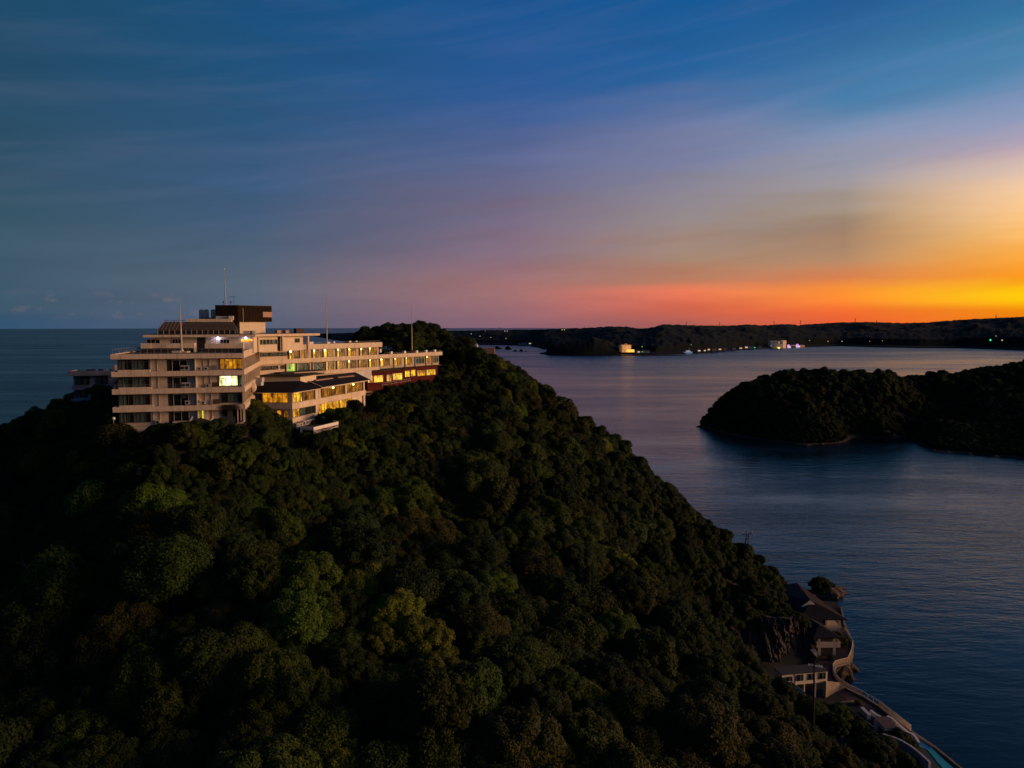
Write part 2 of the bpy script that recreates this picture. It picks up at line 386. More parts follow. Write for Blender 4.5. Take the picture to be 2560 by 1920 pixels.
# ------------------------------------------------------------------ wooded island and its neighbour across the bay
isl_pts = ctl([(1774,1048,668),(1813,993,672),(1863,958,678),(1933,936,684),(1992,928,688),(2042,918,690),(2089,928,692),(2128,926,694),(2186,932,696),(2244,940,700),
 (2275,964,700),(2318,972,705),(2290,985,690),(2300,1005,660),(2345,934,730),(2380,933,740),(2439,925,750),(2497,912,760),(2560,910,765),(2700,905,765),
 (1900,1040,625),(1980,1060,600),(2060,1040,605),(2200,1040,615),(2300,1050,600),(2100,980,650),(2250,1000,650),(2420,1010,640),(2440,1060,575),(2560,1060,560),(2700,1060,540),(2560,980,650),(2350,1040,600)], 9.0)
def wl(u, v, dz=-1.0):
    p = PZ(u, v, 0); return (p.x, p.y, dz)
isl_pts += [wl(1752,1068),wl(1800,1082),wl(1860,1094),wl(1941,1106),wl(2000,1113),wl(2062,1112),wl(2130,1097),wl(2190,1093),wl(2250,1094),wl(2262,1080),wl(2285,1100,-3),wl(2290,1108),wl(2320,1130),wl(2380,1134),wl(2450,1138),wl(2520,1146),wl(2600,1152),wl(2750,1160),
 wl(1780,1110,-14),wl(1900,1150,-20),wl(2100,1150,-18),wl(2230,1130,-10),wl(2400,1190,-20),wl(2650,1200,-20),wl(1700,1090,-16),wl(1700,1060,-16),wl(1745,1050,-12)]
for (x, y, z) in [(165,715,-14),(200,760,-16),(280,790,-16),(350,800,-14),(420,850,-14),(520,900,-16),(620,900,-16),(700,800,-16),(650,650,-5),(600,500,-16)]: isl_pts.append((x, y, z))
iz = tps_fit(isl_pts, 0.2)
def island_z(x, y): return np.clip(iz(x, y), -16, 80)
M_shore = mat('shore_rock', (.11, .075, .05), .95, (.035, .026, .02), 0.25, 0.8, 0.8)
def soil_shore(name):
    m = bpy.data.materials.new(name); m.use_nodes = True; T = NT(m.node_tree); b = T.n['Principled BSDF']; b.inputs['Roughness'].default_value = .95
    g = T.new('ShaderNodeNewGeometry').outputs['Position']; s_ = T.new('ShaderNodeSeparateXYZ'); T.l.new(g, s_.inputs[0])
    rock = T.mix(T.noise(g, 0.3, 5, .6), (.07, .05, .034), (.015, .012, .010)); soil = T.mix(T.noise(g, 0.1, 4, .6), (.012, .014, .007), (.03, .026, .015))
    f = T.range(T.m('ADD', s_.outputs[2], T.m('MULTIPLY', T.noise(g, 0.15, 3), 3.0)), 1.3, 2.4)
    T.l.new(T.mix(f, rock, soil), b.inputs['Base Color']); return m
M_soilshore = soil_shore('wooded_shore')
grid_mesh('island', np.arange(130, 760, 5), np.arange(480, 920, 5), island_z, M_soilshore, cull=-8)
# ------------------------------------------------------------------ far coast
ridge = [(700,836),(840,833),(900,831),(1000,829),(1133,827),(1245,825),(1335,824),(1418,821.5),(1501,817),(1570,816),(1595,822),(1632,818),(1657,811),(1715,812.4),(1769,814),(1823,814),(1870,811),(1906,813),(1964,810),(1995,812.5),(2089,806),(2166,805),(2244,807),(2314,806.6),(2373,801),(2439,797),(2560,792),(2750,786),(3100,790),(4000,800)]
coast = [(700,838),(780,838),(830,848),(900,856),(1000,858),(1100,859),(1200,861),(1330,863),(1360,872),(1540,884),(1640,887),(1700,884),(1780,880),(1850,873),(1920,870),(2010,866),(2100,864),(2200,867),(2300,869),(2400,869),(2560,875),(2750,885),(3100,900),(4000,900)]
M_far = bpy.data.materials.new('far_woods'); M_far.use_nodes = True
T = NT(M_far.node_tree); b_ = T.n['Principled BSDF']; b_.inputs['Roughness'].default_value = 1.0; b_.inputs['Specular IOR Level'].default_value = 0.1
g_ = T.new('ShaderNodeNewGeometry').outputs['Position']
T.l.new(T.mix(T.range(T.noise(g_, 0.02, 5, .6), .35, .65), (.0035, .0075, .0085), (.009, .013, .010)), b_.inputs['Base Color'])
def far_z(us, D, lo, hi, ridge_d, depth_back, seed):
    pass
def make_far():
    us = np.concatenate([np.arange(700, 2700, 4.0), np.arange(2700, 4000, 20.0)])
    rv = np.interp(us, *zip(*ridge)); cv = np.interp(us, *zip(*coast)); rows = 46
    V = []; nu = len(us)
    for j in range(rows):
        t = j/(rows-1)
        for i, u in enumerate(us):
            dxy = (u-1280)/FPX
            D0 = min(95*FPX/max(cv[i]-810, 6)*0.985, 9000)
            Dr = D0+900+250*mnoise.noise(Vector((u*.004, 1.7, 0)))
            Db = Dr+900
            if t < 0.78:
                s = t/0.78; D = D0+(Dr-D0)*s
                zr = CAMZ+(810-rv[i])/FPX*Dr+Dr*Dr/(2*RE)*0
                prof = s**0.62
                n = mnoise.fractal(Vector((u*.010+3, D*.0035, 1.0)), 0.9, 2.1, 4)
                n2 = mnoise.fractal(Vector((u*.09, D*.02, 4.0)), 0.8, 2.0, 3)
                z = zr*prof*(1+0.30*n*(1-s)*4*s)+n2*5.0*min(1, s*8)
                cap = CAMZ+(810-rv[i])/FPX*D
                if s > .25: z = min(z, max(cap*1.0, 1)+n2*2.0)
                z = max(z, 0.8) if j > 0 else -3
                if s < 0.12 and j > 0: z = min(z, 3+40*s)
            else:
                s = (t-0.78)/0.22; D = Dr+(Db-Dr)*s
                zr = CAMZ+(810-rv[i])/FPX*Dr; z = zr*(1-s)-40*s
            drop = D*D/(2*RE)
            V.append((dxy*D*1.0, D, z - (drop if j == 0 else 0)))
    F = []
    for j in range(rows-1):
        for i in range(nu-1):
            a = j*nu+i; F.append((a, a+1, a+nu+1, a+nu))
    global FARBVH
    from mathutils.bvhtree import BVHTree
    FARBVH = BVHTree.FromPolygons([Vector(v) for v in V], F)
    me = bpy.data.meshes.new('far_coast'); me.from_pydata(V, [], F); me.update(); me.shade_smooth(); me.materials.append(M_far)
    o = bpy.data.objects.new('far_coast', me); COL.objects.link(o); setp(o, kind='structure')
make_far()
# headland islet in front of the far coast
def make_islet():
    prof = [(1352,886),(1364,880),(1372,860),(1384,856),(1400,854),(1440,850),(1470,846),(1484,842),(1500,848),(1515,850),(1530,856),(1545,868),(1562,886)]
    us = np.arange(1352, 1562, 3.0); pv = np.interp(us, *zip(*prof)); rows = 22; V = []
    for j in range(rows):
        t = j/(rows-1)
        for i, u in enumerate(us):
            e = math.sin(math.pi*min(1, max(0, (u-1350)/213)))**.5
            D0 = 2330-90*e+60*0; D = D0+260*t*e+2
            zr = CAMZ+(810-pv[i])/FPX*(D0+120)
            s = math.sin(math.pi*min(1, t*1.0))**.6 if 0 < t < 1 else 0
            n2 = mnoise.fractal(Vector((u*.12, D*.03, 2.0)), 0.8, 2.0, 3)
            V.append(((u-1280)/FPX*D, D, max(zr, 0)*s+n2*3*s-(2 if s == 0 else 0)))
    F = []; nu = len(us)
    for j in range(rows-1):
        for i in range(nu-1):
            a = j*nu+i; F.append((a, a+1, a+nu+1, a+nu))
    me = bpy.data.meshes.new('headland'); me.from_pydata(V, [], F); me.update(); me.shade_smooth(); me.materials.append(M_far)
    o = bpy.data.objects.new('headland', me); COL.objects.link(o); setp(o, kind='structure')
make_islet()
# ================================================================== trees
LEAF = {}
def leafmat(key, a, b_c):
    m = bpy.data.materials.new('leaves_'+key); m.use_nodes = True; T = NT(m.node_tree); b = T.n['Principled BSDF']
    b.inputs['Roughness'].default_value = .75; b.inputs['Specular IOR Level'].default_value = .15
    at = T.new('ShaderNodeAttribute'); at.attribute_name = 'tone'
    oi = T.new('ShaderNodeObjectInfo')
    f = T.m('ADD', T.m('MULTIPLY', at.outputs['Fac'], 0.75), T.m('MULTIPLY', oi.outputs['Random'], 0.35), clamp=True)
    c = T.mix(f, a, b_c)
    hs = T.new('ShaderNodeHueSaturation'); T.l.new(c, hs.inputs['Color'])
    T.l.new(T.m('ADD', 0.485, T.m('MULTIPLY', oi.outputs['Random'], 0.03)), hs.inputs['Hue'])
    T.l.new(T.m('ADD', 0.62, T.m('MULTIPLY', oi.outputs['Random'], 0.42)), hs.inputs['Value'])
    T.l.new(hs.outputs[0], b.inputs['Base Color']); LEAF[key] = m
leafmat('dark', (.012, .025, .003), (.033, .056, .008))
leafmat('olive', (.015, .027, .003), (.046, .066, .008))
leafmat('brown', (.020, .023, .004), (.050, .052, .009))
leafmat('green', (.020, .042, .003), (.062, .100, .009))
leafmat('yellow', (.038, .056, .004), (.130, .140, .013))
leafmat('russet', (.024, .021, .006), (.058, .045, .012))
leafmat('deep', (.007, .017, .004), (.020, .036, .007))
M_bark = mat('bark', (.055, .042, .03), .95, (.03, .022, .016), 2.0)
def make_crown(name, seed, nl, nq, size, lobe, flat=0.62, tall=1.0, horiz=0.0, spiky=0.0, key='olive'):
    """crown of radius ~1: leafy lobes over an ellipsoid, every leaf clump a small quad"""
    r = np.random.default_rng(seed)
    C_ = []; R_ = []
    for k in range(nl):
        z = 1-1.25*(k+.5)/nl; ph = k*2.399963+r.normal(0, .25); s = math.sqrt(max(0, 1-z*z))
        j = r.uniform(.62, .88)
        C_.append((math.cos(ph)*s*j, math.sin(ph)*s*j, z*flat*j*tall)); R_.append(lobe*r.uniform(.65, 1.3))
    for k in range(max(4, nl//4)):
        a = r.uniform(0, 6.28); d = r.uniform(0, .45); C_.append((math.cos(a)*d, math.sin(a)*d, flat*tall*r.uniform(.35, .75))); R_.append(lobe*r.uniform(.8, 1.35))
    C_ = np.array(C_); R_ = np.array(R_)
    wts = R_**2/(R_**2).sum(); n0 = int(nq*1.9)
    li = r.choice(len(R_), n0, p=wts); d = r.normal(size=(n0, 3)); d /= np.linalg.norm(d, axis=1)[:, None]
    d[:, 2] = np.where(d[:, 2] < -0.35, -d[:, 2], d[:, 2])
    rad = R_[li]*(1-np.abs(r.normal(0, .10, n0))+spiky*np.abs(r.normal(0, .25, n0)))
    p = C_[li]+d*rad[:, None]*np.array([1, 1, 0.85])
    dd = np.linalg.norm(p[:, None, :]-C_[None], axis=2)/R_[None]; dd[np.arange(n0), li] = 9
    ok = dd.min(axis=1) > 0.80
    p, d, li = p[ok][:nq], d[ok][:nq], li[ok][:nq]; n = len(p)
    nrm = d*0.8+r.normal(size=(n, 3))*0.42+np.array([0, 0, .35+horiz]); nrm /= np.linalg.norm(nrm, axis=1)[:, None]
    t = np.cross(nrm, r.normal(size=(n, 3))); t /= np.linalg.norm(t, axis=1)[:, None]; bt = np.cross(nrm, t)
    sz = size*r.uniform(.55, 1.35, n)[:, None]; t = t*sz; bt = bt*sz*0.62
    v = np.stack([p-t, p-bt, p+t, p+bt], 1).reshape(-1, 3)
    f = np.arange(n*4).reshape(-1, 4)
    tone_l = r.uniform(0, 1, len(R_))
    tone = np.clip(tone_l[li]*.45+r.uniform(0, .55, n)+0.10*d[:, 2], 0, 1); tone = np.repeat(tone, 4)
    # added dark core spheres inside each lobe, to block light and see-through
    mb = MB()
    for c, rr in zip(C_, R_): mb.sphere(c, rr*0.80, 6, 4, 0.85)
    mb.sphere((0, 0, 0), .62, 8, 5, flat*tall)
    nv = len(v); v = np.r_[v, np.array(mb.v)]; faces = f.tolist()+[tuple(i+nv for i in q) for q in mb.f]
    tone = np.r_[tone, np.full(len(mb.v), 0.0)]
    me = bpy.data.meshes.new(name); me.from_pydata(v.tolist(), [], faces); me.update()
    at = me.attributes.new('tone', 'FLOAT', 'POINT'); at.data.foreach_set('value', tone.astype(np.float32))
    me.materials.append(LEAF[key]); return me
CR = [  # (mesh, detailed?)
 make_crown('crown_a', 1, 50, 24000, .026, .26),
 make_crown('crown_b', 2, 80, 24000, .026, .19, flat=.8, spiky=.4),
 make_crown('crown_c', 3, 34, 18000, .030, .31, flat=.7, spiky=.7),
 make_crown('crown_d', 4, 26, 12000, .038, .36, flat=.8),
 make_crown('crown_e', 5, 20, 5500, .058, .40, flat=.7, spiky=.5),
 make_crown('crown_f', 6, 34, 13000, .036, .27, flat=.45, horiz=.8),
 make_crown('crown_g', 8, 24, 9000, .044, .36, flat=.9, tall=1.25, spiky=.6),
 make_crown('crown_h', 9, 16, 4500, .068, .45, flat=.75)]
def make_trunk(seed):
    r = random.Random(seed); mb = MB()
    mb.tube((0, 0, -1.1), (0.03, 0.02, -.25), .060, .042, 7)
    for k in range(5):
        a = k*1.256+r.uniform(-.3, .3); mb.tube((0.03, 0.02, -.28), (math.cos(a)*.42, math.sin(a)*.42, r.uniform(.0, .3)), .034, .012, 5)
    me = bpy.data.meshes.new('trunk'); me.from_pydata(mb.v, [], mb.f); me.update(); me.materials.append(M_bark); return me
TRK = [make_trunk(1), make_trunk(2)]
# hand-placed notable crowns: u, v, depth, radius, mesh, colour
feat = [
 (755,1400,100,5.0,0,'green'),(640,1470,98,4.2,1,'green'),(745,1540,92,4.4,1,'green'),(850,1580,90,3.4,0,'green'),(700,1600,90,3.0,0,'green'),(800,1490,95,4.0,2,'green'),
 (990,1510,97,4.0,1,'yellow'),(1050,1580,93,3.9,1,'yellow'),(960,1600,92,3.4,1,'yellow'),(1080,1690,87,3.6,1,'yellow'),(1000,1690,86,3.2,0,'yellow'),(960,1760,83,3.2,1,'olive'),
 (680,1740,82,4.6,0,'olive'),(760,1790,80,4.2,1,'olive'),(640,1830,77,3.8,0,'olive'),(800,1880,75,3.6,2,'olive'),
 (1010,1190,148,5.2,0,'green'),(960,1240,146,3.6,2,'green'),(1060,1230,146,3.4,2,'green'),
 (1200,1150,165,5.0,2,'olive'),(1180,1220,162,4.4,3,'olive'),(1240,1270,160,3.8,4,'olive'),(1160,1110,170,4.0,3,'olive'),
 (1400,1240,175,5.0,3,'olive'),(1460,1290,172,4.4,2,'olive'),(1370,1310,168,4.6,3,'dark'),
 (1540,1400,160,3.6,4,'yellow'),(1575,1440,158,3.2,4,'yellow'),(1500,1370,165,3.6,5,'green'),(1600,1500,150,3.6,6,'olive'),
 (1080,1280,140,4.2,0,'brown'),(1030,1320,138,3.6,2,'brown'),(1330,1420,132,4.0,3,'brown'),(1230,1480,120,4.2,0,'green'),(1130,1440,118,4.4,1,'green'),(1190,1640,100,4.0,2,'brown'),
 (300,1600,92,4.6,0,'brown'),(245,1640,90,3.0,2,'brown'),(330,1700,86,3.0,2,'green'),(160,1540,100,4.2,6,'green'),(150,1460,106,3.6,4,'green'),
 (380,1420,108,3.4,2,'russet'),(500,1420,104,3.6,0,'brown'),(560,1590,94,3.2,5,'russet'),(420,1330,114,3.2,3,'green'),(380,1350,114,3.6,3,'green'),(240,1290,122,3.0,4,'yellow'),(230,1310,120,3.2,4,'green'),
 (110,1150,150,3.4,4,'yellow'),(140,1095,160,3.4,6,'yellow'),(460,1080,128,2.4,3,'brown'),(690,1150,120,2.6,6,'green'),(715,1190,119,2.4,6,'green'),(550,1130,126,2.8,4,'brown'),(300,1110,130,3.0,4,'brown'),
 (1680,1600,126,4.2,3,'deep'),(1500,1760,98,4.2,1,'deep'),(1350,1800,85,4.2,0,'deep'),(1290,1690,95,4.2,2,'dark'),(1420,1620,112,4.4,3,'dark'),
 (840,1310,122,3.6,3,'deep'),(890,1270,130,3.8,3,'deep'),(200,1820,77,4.0,1,'olive'),(440,1850,74,3.8,0,'brown'),(80,1760,82,3.8,2,'brown'),(100,1900,72,3.6,1,'deep')]
trees = []  # x,y,ztop, r, mesh idx, key
for u, v, Yd, r_, mi, key in feat:
    p = PY(u, v, Yd); trees.append([p.x, p.y, None, r_, mi, key, 1])
occ = {}
def cell(x, y): return (int(x//8), int(y//8))
def fits(x, y, r_, k):
    cx, cy = cell(x, y)
    for i in (-1, 0, 1):
        for j in (-1, 0, 1):
            for (a, b, c) in occ.get((cx+i, cy+j), ()):
                if (a-x)**2+(b-y)**2 < (k*(c+r_))**2: return False
    return True
def put(x, y, r_): occ.setdefault(cell(x, y), []).append((x, y, r_))
for t in trees: put(t[0], t[1], t[3])
SHOREPOLY = [(56,150),(62,140),(80,128),(130,128),(130,245),(98,245),(86,232),(82,204),(60,199),(60,170)]
HP = [tuple(p) for p in HOTEL]; ANN = []   # annex exclusions
ANN = [[(-57,152),(-45.5,152),(-42,165),(-35,187.5),(-37,199),(-29,212),(-21,229),(-30,240),(-60,172)],[(-84,166),(-109,170),(-113,186),(-84,186)],
       [(-46,148),(-38,151),(-39,156),(-47,154)],[(-74,127.6),(-46,134),(-48,140),(-74,134)],[(-61,125.5),(-56.5,126.5),(-57,132),(-62,131)]]
cx_ = rng.uniform(-270, 118, 60000); cy_ = rng.uniform(38, 400, 60000)
gz = ground(cx_, cy_)
dens = np.ones(60000, bool)
dens &= gz > 1.5
dens &= ~inpoly(cx_, cy_, SHOREPOLY) & ~inpoly(cx_, cy_, HP)
for a in ANN: dens &= ~inpoly(cx_, cy_, a)
cx_, cy_, gz = cx_[dens], cy_[dens], gz[dens]
stage = [(0, 4.0, 5.6, .60), (1600, 2.8, 4.0, .52), (7000, 1.9, 2.8, .50), (18000, 1.2, 1.9, .50)]
keys = ['dark']*8+['olive']*8+['brown']*1+['green']*2+['deep']*6+['yellow']
for si, (st, r0, r1, k) in enumerate(stage):
    en = stage[si+1][0] if si+1 < len(stage) else len(cx_)
    for i in range(st, min(en, len(cx_))):
        x, y = cx_[i], cy_[i]
        r_ = random.uniform(r0, r1)
        nearb = -80 < x < -25 and 110 < y < 150
        if nearb: r_ = min(r_, random.uniform(1.4, 2.4))
        if x > 40 and y > 180: r_ *= .8
        if y > 135: r_ = min(r_, random.uniform(1.7, 3.3) if random.random() < .9 else 3.8)
        if -48 < x < -8 and 150 < y < 238: r_ = min(r_, random.uniform(1.2, 2.0))
        if x > 74 and y > 196: r_ = min(r_, random.uniform(1.3, 2.0))
        if x > 36 and 85 < y < 160: r_ = min(r_, random.uniform(1.8, 2.9))
        if x < -84 and y > 140: r_ = min(r_, random.uniform(1.6, 2.8))
        if not fits(x, y, r_, k): continue
        put(x, y, r_)
        tone = mnoise.noise(Vector((x*.028, y*.028, 3)))
        key = random.choice(keys)
        if tone < -.12 and random.random() < .7: key = 'deep'
        if tone > .25 and random.random() < .40: key = 'brown'
        if tone > .45 and random.random() < .06: key = 'russet'
        if x > 25 and random.random() < .6: key = random.choice(['deep', 'dark'])
        mi = random.choice([0, 1, 2, 2, 3, 5]) if r_ > 2.8 else random.choice([3, 4, 5, 6, 7, 3])
        if y > 190: mi = random.choice([3, 4, 6, 7, 7])
        elif y < 140 and r_ > 2.2: mi = random.choice([0, 1, 2, 1, 3, 5])
        trees.append([x, y, None, r_, mi, key, 0])
for i in range(9000):      # undergrowth below the terraces
    x, y = random.uniform(-100, -16), random.uniform(112, 235)
    if inpoly(np.array([x]), np.array([y]), HP)[0] or any(inpoly(np.array([x]), np.array([y]), a)[0] for a in ANN): continue
    r_ = random.uniform(1.1, 2.0)
    if y < 150 and not fits(x, y, r_, .5) or y >= 150 and not fits(x, y, r_, .55): continue
    put(x, y, r_); trees.append([x, y, None, r_, random.choice([3, 4, 5, 7]), random.choice(['dark', 'brown', 'olive', 'deep', 'dark']), 0])
tz = ground(np.array([t[0] for t in trees]), np.array([t[1] for t in trees]))
info = []
for t, z in zip(trees, tz):
    x, y, _, r_, mi, key, ft = t
    h = r_*random.uniform(.55, 1.0)+1.3+(0.8 if ft else 0)      # height of crown centre above the ground
    if -82 < x < -8 and 110 < y < 240: h = min(h, r_*.5+.8)
    elif not ft and r_ > 1.8: h += random.choice([0, 0, .6, 1.4, 2.2])
    zc = z+h; u, v, dep = proj((x, y, zc))
    vis = dep > 5 and -60 < u < 2620 and 700 < v < 2060
    info.append((x, y, zc, z, r_, mi, key, u, v, (r_/dep*FPX if vis else 0), ft))
order = sorted(range(len(info)), key=lambda i: -info[i][9])
# keep the 300 crowns that show largest: inside the frame and not hidden behind nearer ground
def hidden(x, y, z):
    o = Vector((0, 0, CAMZ)); d = Vector((x, y, z+1.5))-o
    ts = np.linspace(.3, .97, 40); gx = o.x+d.x*ts; gy = o.y+d.y*ts; gzv = o.z+d.z*ts
    return bool((ground(gx, gy)+2.5 > gzv+0.2).any())
indiv = []
for i in order:
    q = info[i]
    if len(indiv) >= 298 or q[9] <= 0: break
    if not (-20 < q[7] < 2580 and q[8] < 1960): continue
    if hidden(q[0], q[1], q[2]): continue
    indiv.append(i)
ADJ = {'dark': 'dark green', 'olive': 'olive green', 'brown': 'brownish', 'green': 'fresh green', 'yellow': 'yellow-green', 'russet': 'russet', 'deep': 'blackish green'}
FORM = ['spreading', 'many-lobed', 'domed', 'round-crowned', 'ragged', 'flat-topped', 'pointed', 'tufted']
def zone(u, v):
    if v < 1000: row = 'behind the hotel' if u < 1150 else 'on the far crest'
    elif v < 1180: row = 'below the hotel terraces' if 240 < u < 870 else ('on the left shoulder' if u <= 240 else 'on the upper right slope')
    elif v < 1340: row = 'on the upper slope'
    elif v < 1500: row = 'on the middle slope'
    elif v < 1650: row = 'on the lower-middle slope'
    elif v < 1790: row = 'on the lower slope'
    else: row = 'along the bottom edge'
    colz = ['at the far left', 'at the left', 'left of centre', 'under the hotel', 'near the centre', 'at the centre', 'past the centre', 'right of centre', 'towards the bay', 'near the shore'][min(9, max(0, int(u//225)))]
    return row+', '+colz
lab = {}
for i in indiv:
    q = info[i]; sz_ = 'large' if q[9] > 85 else ('mid-sized' if q[9] > 62 else 'small')
    form = FORM[q[5]]
    key_ = (f"{sz_} {ADJ[q[6]]} {form} tree", zone(q[7], q[8])); lab.setdefault(key_, []).append(i)
labels = {}
POS = {2: ['left one', 'right one'], 3: ['leftmost', 'middle one', 'rightmost'], 4: ['leftmost', 'left of middle', 'right of middle', 'rightmost']}
for (a, zn), ids in lab.items():
    ids.sort(key=lambda i: info[i][7]); n = len(ids)
    for k, i in enumerate(ids):
        labels[i] = f"{a} {zn}" if n == 1 else f"{a} {zn}, {POS[n][k] if n in POS else 'number %d from left' % (k+1)}"
MATMESH = {}
def crown_mesh(mi, key):
    k = (mi, key)
    if k not in MATMESH:
        m = CR[mi].copy(); m.materials.clear(); m.materials.append(LEAF[key]); MATMESH[k] = m
    return MATMESH[k]
for i in indiv:
    x, y, zc, zg, r_, mi, key, u, v, _, ft = info[i]
    root = empty('broadleaf_tree', (x, y, zg), labels[i], 'tree', 'trees covering the near hillside')
    c = bpy.data.objects.new('crown', crown_mesh(mi, key)); COL.objects.link(c); c.parent = root
    c.location = (0, 0, zc-zg); c.rotation_euler = (random.uniform(-.28, .28), random.uniform(-.28, .28), random.uniform(0, 6.28))
    k = random.uniform(.75, 1.15); c.scale = (r_*1.12, r_*1.12*k, r_*1.2*random.uniform(.9, 1.15))
    t = bpy.data.objects.new('trunk', TRK[i % 2]); COL.objects.link(t); t.parent = root
    t.location = (0, 0, zc-zg); t.scale = (r_, r_, max(r_, (zc-zg)/1.05))
# the rest of the wood: one mass of ground-hugging forest (geometry nodes on a cloud of points)
def forest(name, pts, protos, label):
    """pts: x,y,z,radius,index"""
    me = bpy.data.meshes.new(name); me.from_pydata([p[:3] for p in pts], [], [])
    n = len(pts)
    def attr(nm, typ, data):
        a = me.attributes.new(nm, typ, 'POINT'); a.data.foreach_set('vector' if typ == 'FLOAT_VECTOR' else 'value', data)
    sc = np.array([[p[3]*1.15, p[3]*1.15*random.uniform(.75, 1.2), p[3]*1.15*random.uniform(.85, 1.35)] for p in pts], np.float32)
    ro = np.array([[random.uniform(-.3, .3), random.uniform(-.3, .3), random.uniform(0, 6.28)] for p in pts], np.float32)
    attr('sc', 'FLOAT_VECTOR', sc.ravel()); attr('ro', 'FLOAT_VECTOR', ro.ravel())
    attr('idx', 'INT', np.array([p[4] for p in pts], np.int32))
    o = bpy.data.objects.new(name, me); COL.objects.link(o)
    g = bpy.data.node_groups.new(name, 'GeometryNodeTree')
    g.interface.new_socket('Geometry', in_out='INPUT', socket_type='NodeSocketGeometry'); g.interface.new_socket('Geometry', in_out='OUTPUT', socket_type='NodeSocketGeometry')
    gi = g.nodes.new('NodeGroupInput'); go = g.nodes.new('NodeGroupOutput')
    inst = g.nodes.new('GeometryNodeInstanceOnPoints'); jn = g.nodes.new('GeometryNodeJoinGeometry')
    for pr in reversed(protos):      # join keeps the last link first
        oi = g.nodes.new('GeometryNodeObjectInfo'); oi.inputs['Object'].default_value = pr; oi.transform_space = 'ORIGINAL'; oi.inputs['As Instance'].default_value = True
        g.links.new(oi.outputs['Geometry'], jn.inputs[0])
    g.links.new(gi.outputs[0], inst.inputs['Points']); g.links.new(jn.outputs[0], inst.inputs['Instance']); inst.inputs['Pick Instance'].default_value = True
    for nm, typ, sock in (('idx', 'INT', 'Instance Index'), ('ro', 'FLOAT_VECTOR', 'Rotation'), ('sc', 'FLOAT_VECTOR', 'Scale')):
        a = g.nodes.new('GeometryNodeInputNamedAttribute'); a.data_type = typ; a.inputs['Name'].default_value = nm
        g.links.new(a.outputs[0], inst.inputs[sock])
    g.links.new(inst.outputs[0], go.inputs[0])
    md = o.modifiers.new('forest', 'NODES'); md.node_group = g
    setp(o, label, 'forest', None, 'stuff'); return o
# prototype crowns: reuse crowns of trees already standing on the slope
protos = []; pidx = {}
def proto_for(mi, key):
    """a crown mesh wrapped in an object that really stands in the scene"""
    k = (mi, key)
    if k in pidx: return pidx[k]
    me_ = crown_mesh(mi, key)
    for o in list(COL.objects):
        if o.data is me_:
            protos.append(o); pidx[k] = len(protos)-1; return pidx[k]
    # nothing of this kind among the individuals: use the closest kind that does stand there
    for m2 in (3, 7, 4, 2, 1, 0, 5, 6):
        k2 = (m2, key)
        if k2 in pidx: pidx[k] = pidx[k2]; return pidx[k]
        if k2 in MATMESH:
            for o in COL.objects:
                if o.data is MATMESH[k2]: protos.append(o); pidx[k2] = len(protos)-1; pidx[k] = pidx[k2]; return pidx[k]
    pidx[k] = 0; return 0
iset = set(indiv); rest = []
for i, q in enumerate(info):
    if i in iset: continue
    rest.append((q[0], q[1], q[2], q[4], proto_for(q[5], q[6])))
forest('hillside_forest', rest, protos, 'dark mixed woodland filling the hill between the nearer trees')
# woods on the island across the bay
ip = []; occ = {}
ix_ = rng.uniform(140, 640, 26000); iy_ = rng.uniform(490, 860, 26000); izv = island_z(ix_, iy_)
for x, y, z in zip(ix_, iy_, izv):
    if z < 0.7: continue
    r_ = min(random.uniform(3.2, 6.5), 1.6+z*.16)
    if not fits(x, y, r_, .55): continue
    put(x, y, r_); key = random.choice(['dark', 'deep', 'deep', 'dark', 'olive', 'brown']); mi = random.choice([3, 4, 7, 6])
    ip.append((x, y, z+r_*.5+.3, r_, proto_for(mi, key)))
forest('island_forest', ip, protos, 'dark broadleaf wood covering the island in the bay')
print('TREES', len(info), 'indiv', len(indiv), 'rest', len(rest), 'island', len(ip), 'dups', len(labels)-len(set(labels.values())))
# ================================================================== hotel on the hilltop
M_conc = mat('painted_concrete', (.66, .53, .38), .85, (.56, .45, .32), 0.35, 0.15, 3, streak=.95)
M_wall = mat('render_wall', (.58, .47, .34), .9, (.48, .38, .27), 0.5, 0.15, 3, streak=.5)
M_cream = mat('cream_wall', (.68, .56, .40), .85, (.60, .50, .36), 0.5, streak=.3)
M_white = mat('white_paint', (.74, .70, .64), .6, (.62, .58, .52), 0.8, streak=.3)
M_grey = mat('grey_metal', (.30, .30, .30), .5, metal=.3)
M_darkm = mat('dark_steel', (.035, .03, .028), .5, (.05, .042, .035), 1.0, spec=.08)
M_brown = mat('brown_cladding', (.024, .014, .008), .8, (.015, .009, .006), 1.2, streak=.4, spec=.08)
M_slate = mat('slate_roof', (.013, .012, .014), .85, (.008, .008, .009), 0.8, 0.4, 8, spec=.08)
M_blueroof = mat('blue_metal_roof', (.011, .012, .024), .7, (.008, .009, .018), 0.6, spec=.08)
M_flat = mat('flat_roof', (.06, .055, .05), .9, (.03, .028, .025), 0.5, streak=.3, spec=.08)
M_turf = mat('roof_turf', (.035, .05, .018), .95, (.02, .03, .012), 0.9)
M_red = mat('dark_red_wall', (.085, .011, .009), .8, (.055, .009, .007), 0.8, spec=.08)
M_frame = mat('window_frame', (.10, .075, .055), .5)
M_framel = mat('light_frame', (.42, .36, .28), .6)
M_slat = mat('brown_slats', (.10, .05, .028), .7)
M_dark = mat('dark_interior', (.012, .010, .009), .8)
M_soot = mat('soot_stain', (.03, .027, .025), .9)
M_curt = mat('pale_curtain', (.17, .22, .17), .85, (.10, .14, .115), 3.0)
M_teal = mat('teal_curtain', (.05, .12, .13), .85, (.03, .08, .09), 3.0)
M_lightpan = mat('light_panel', (.40, .25, .17), .8, spec=.08)
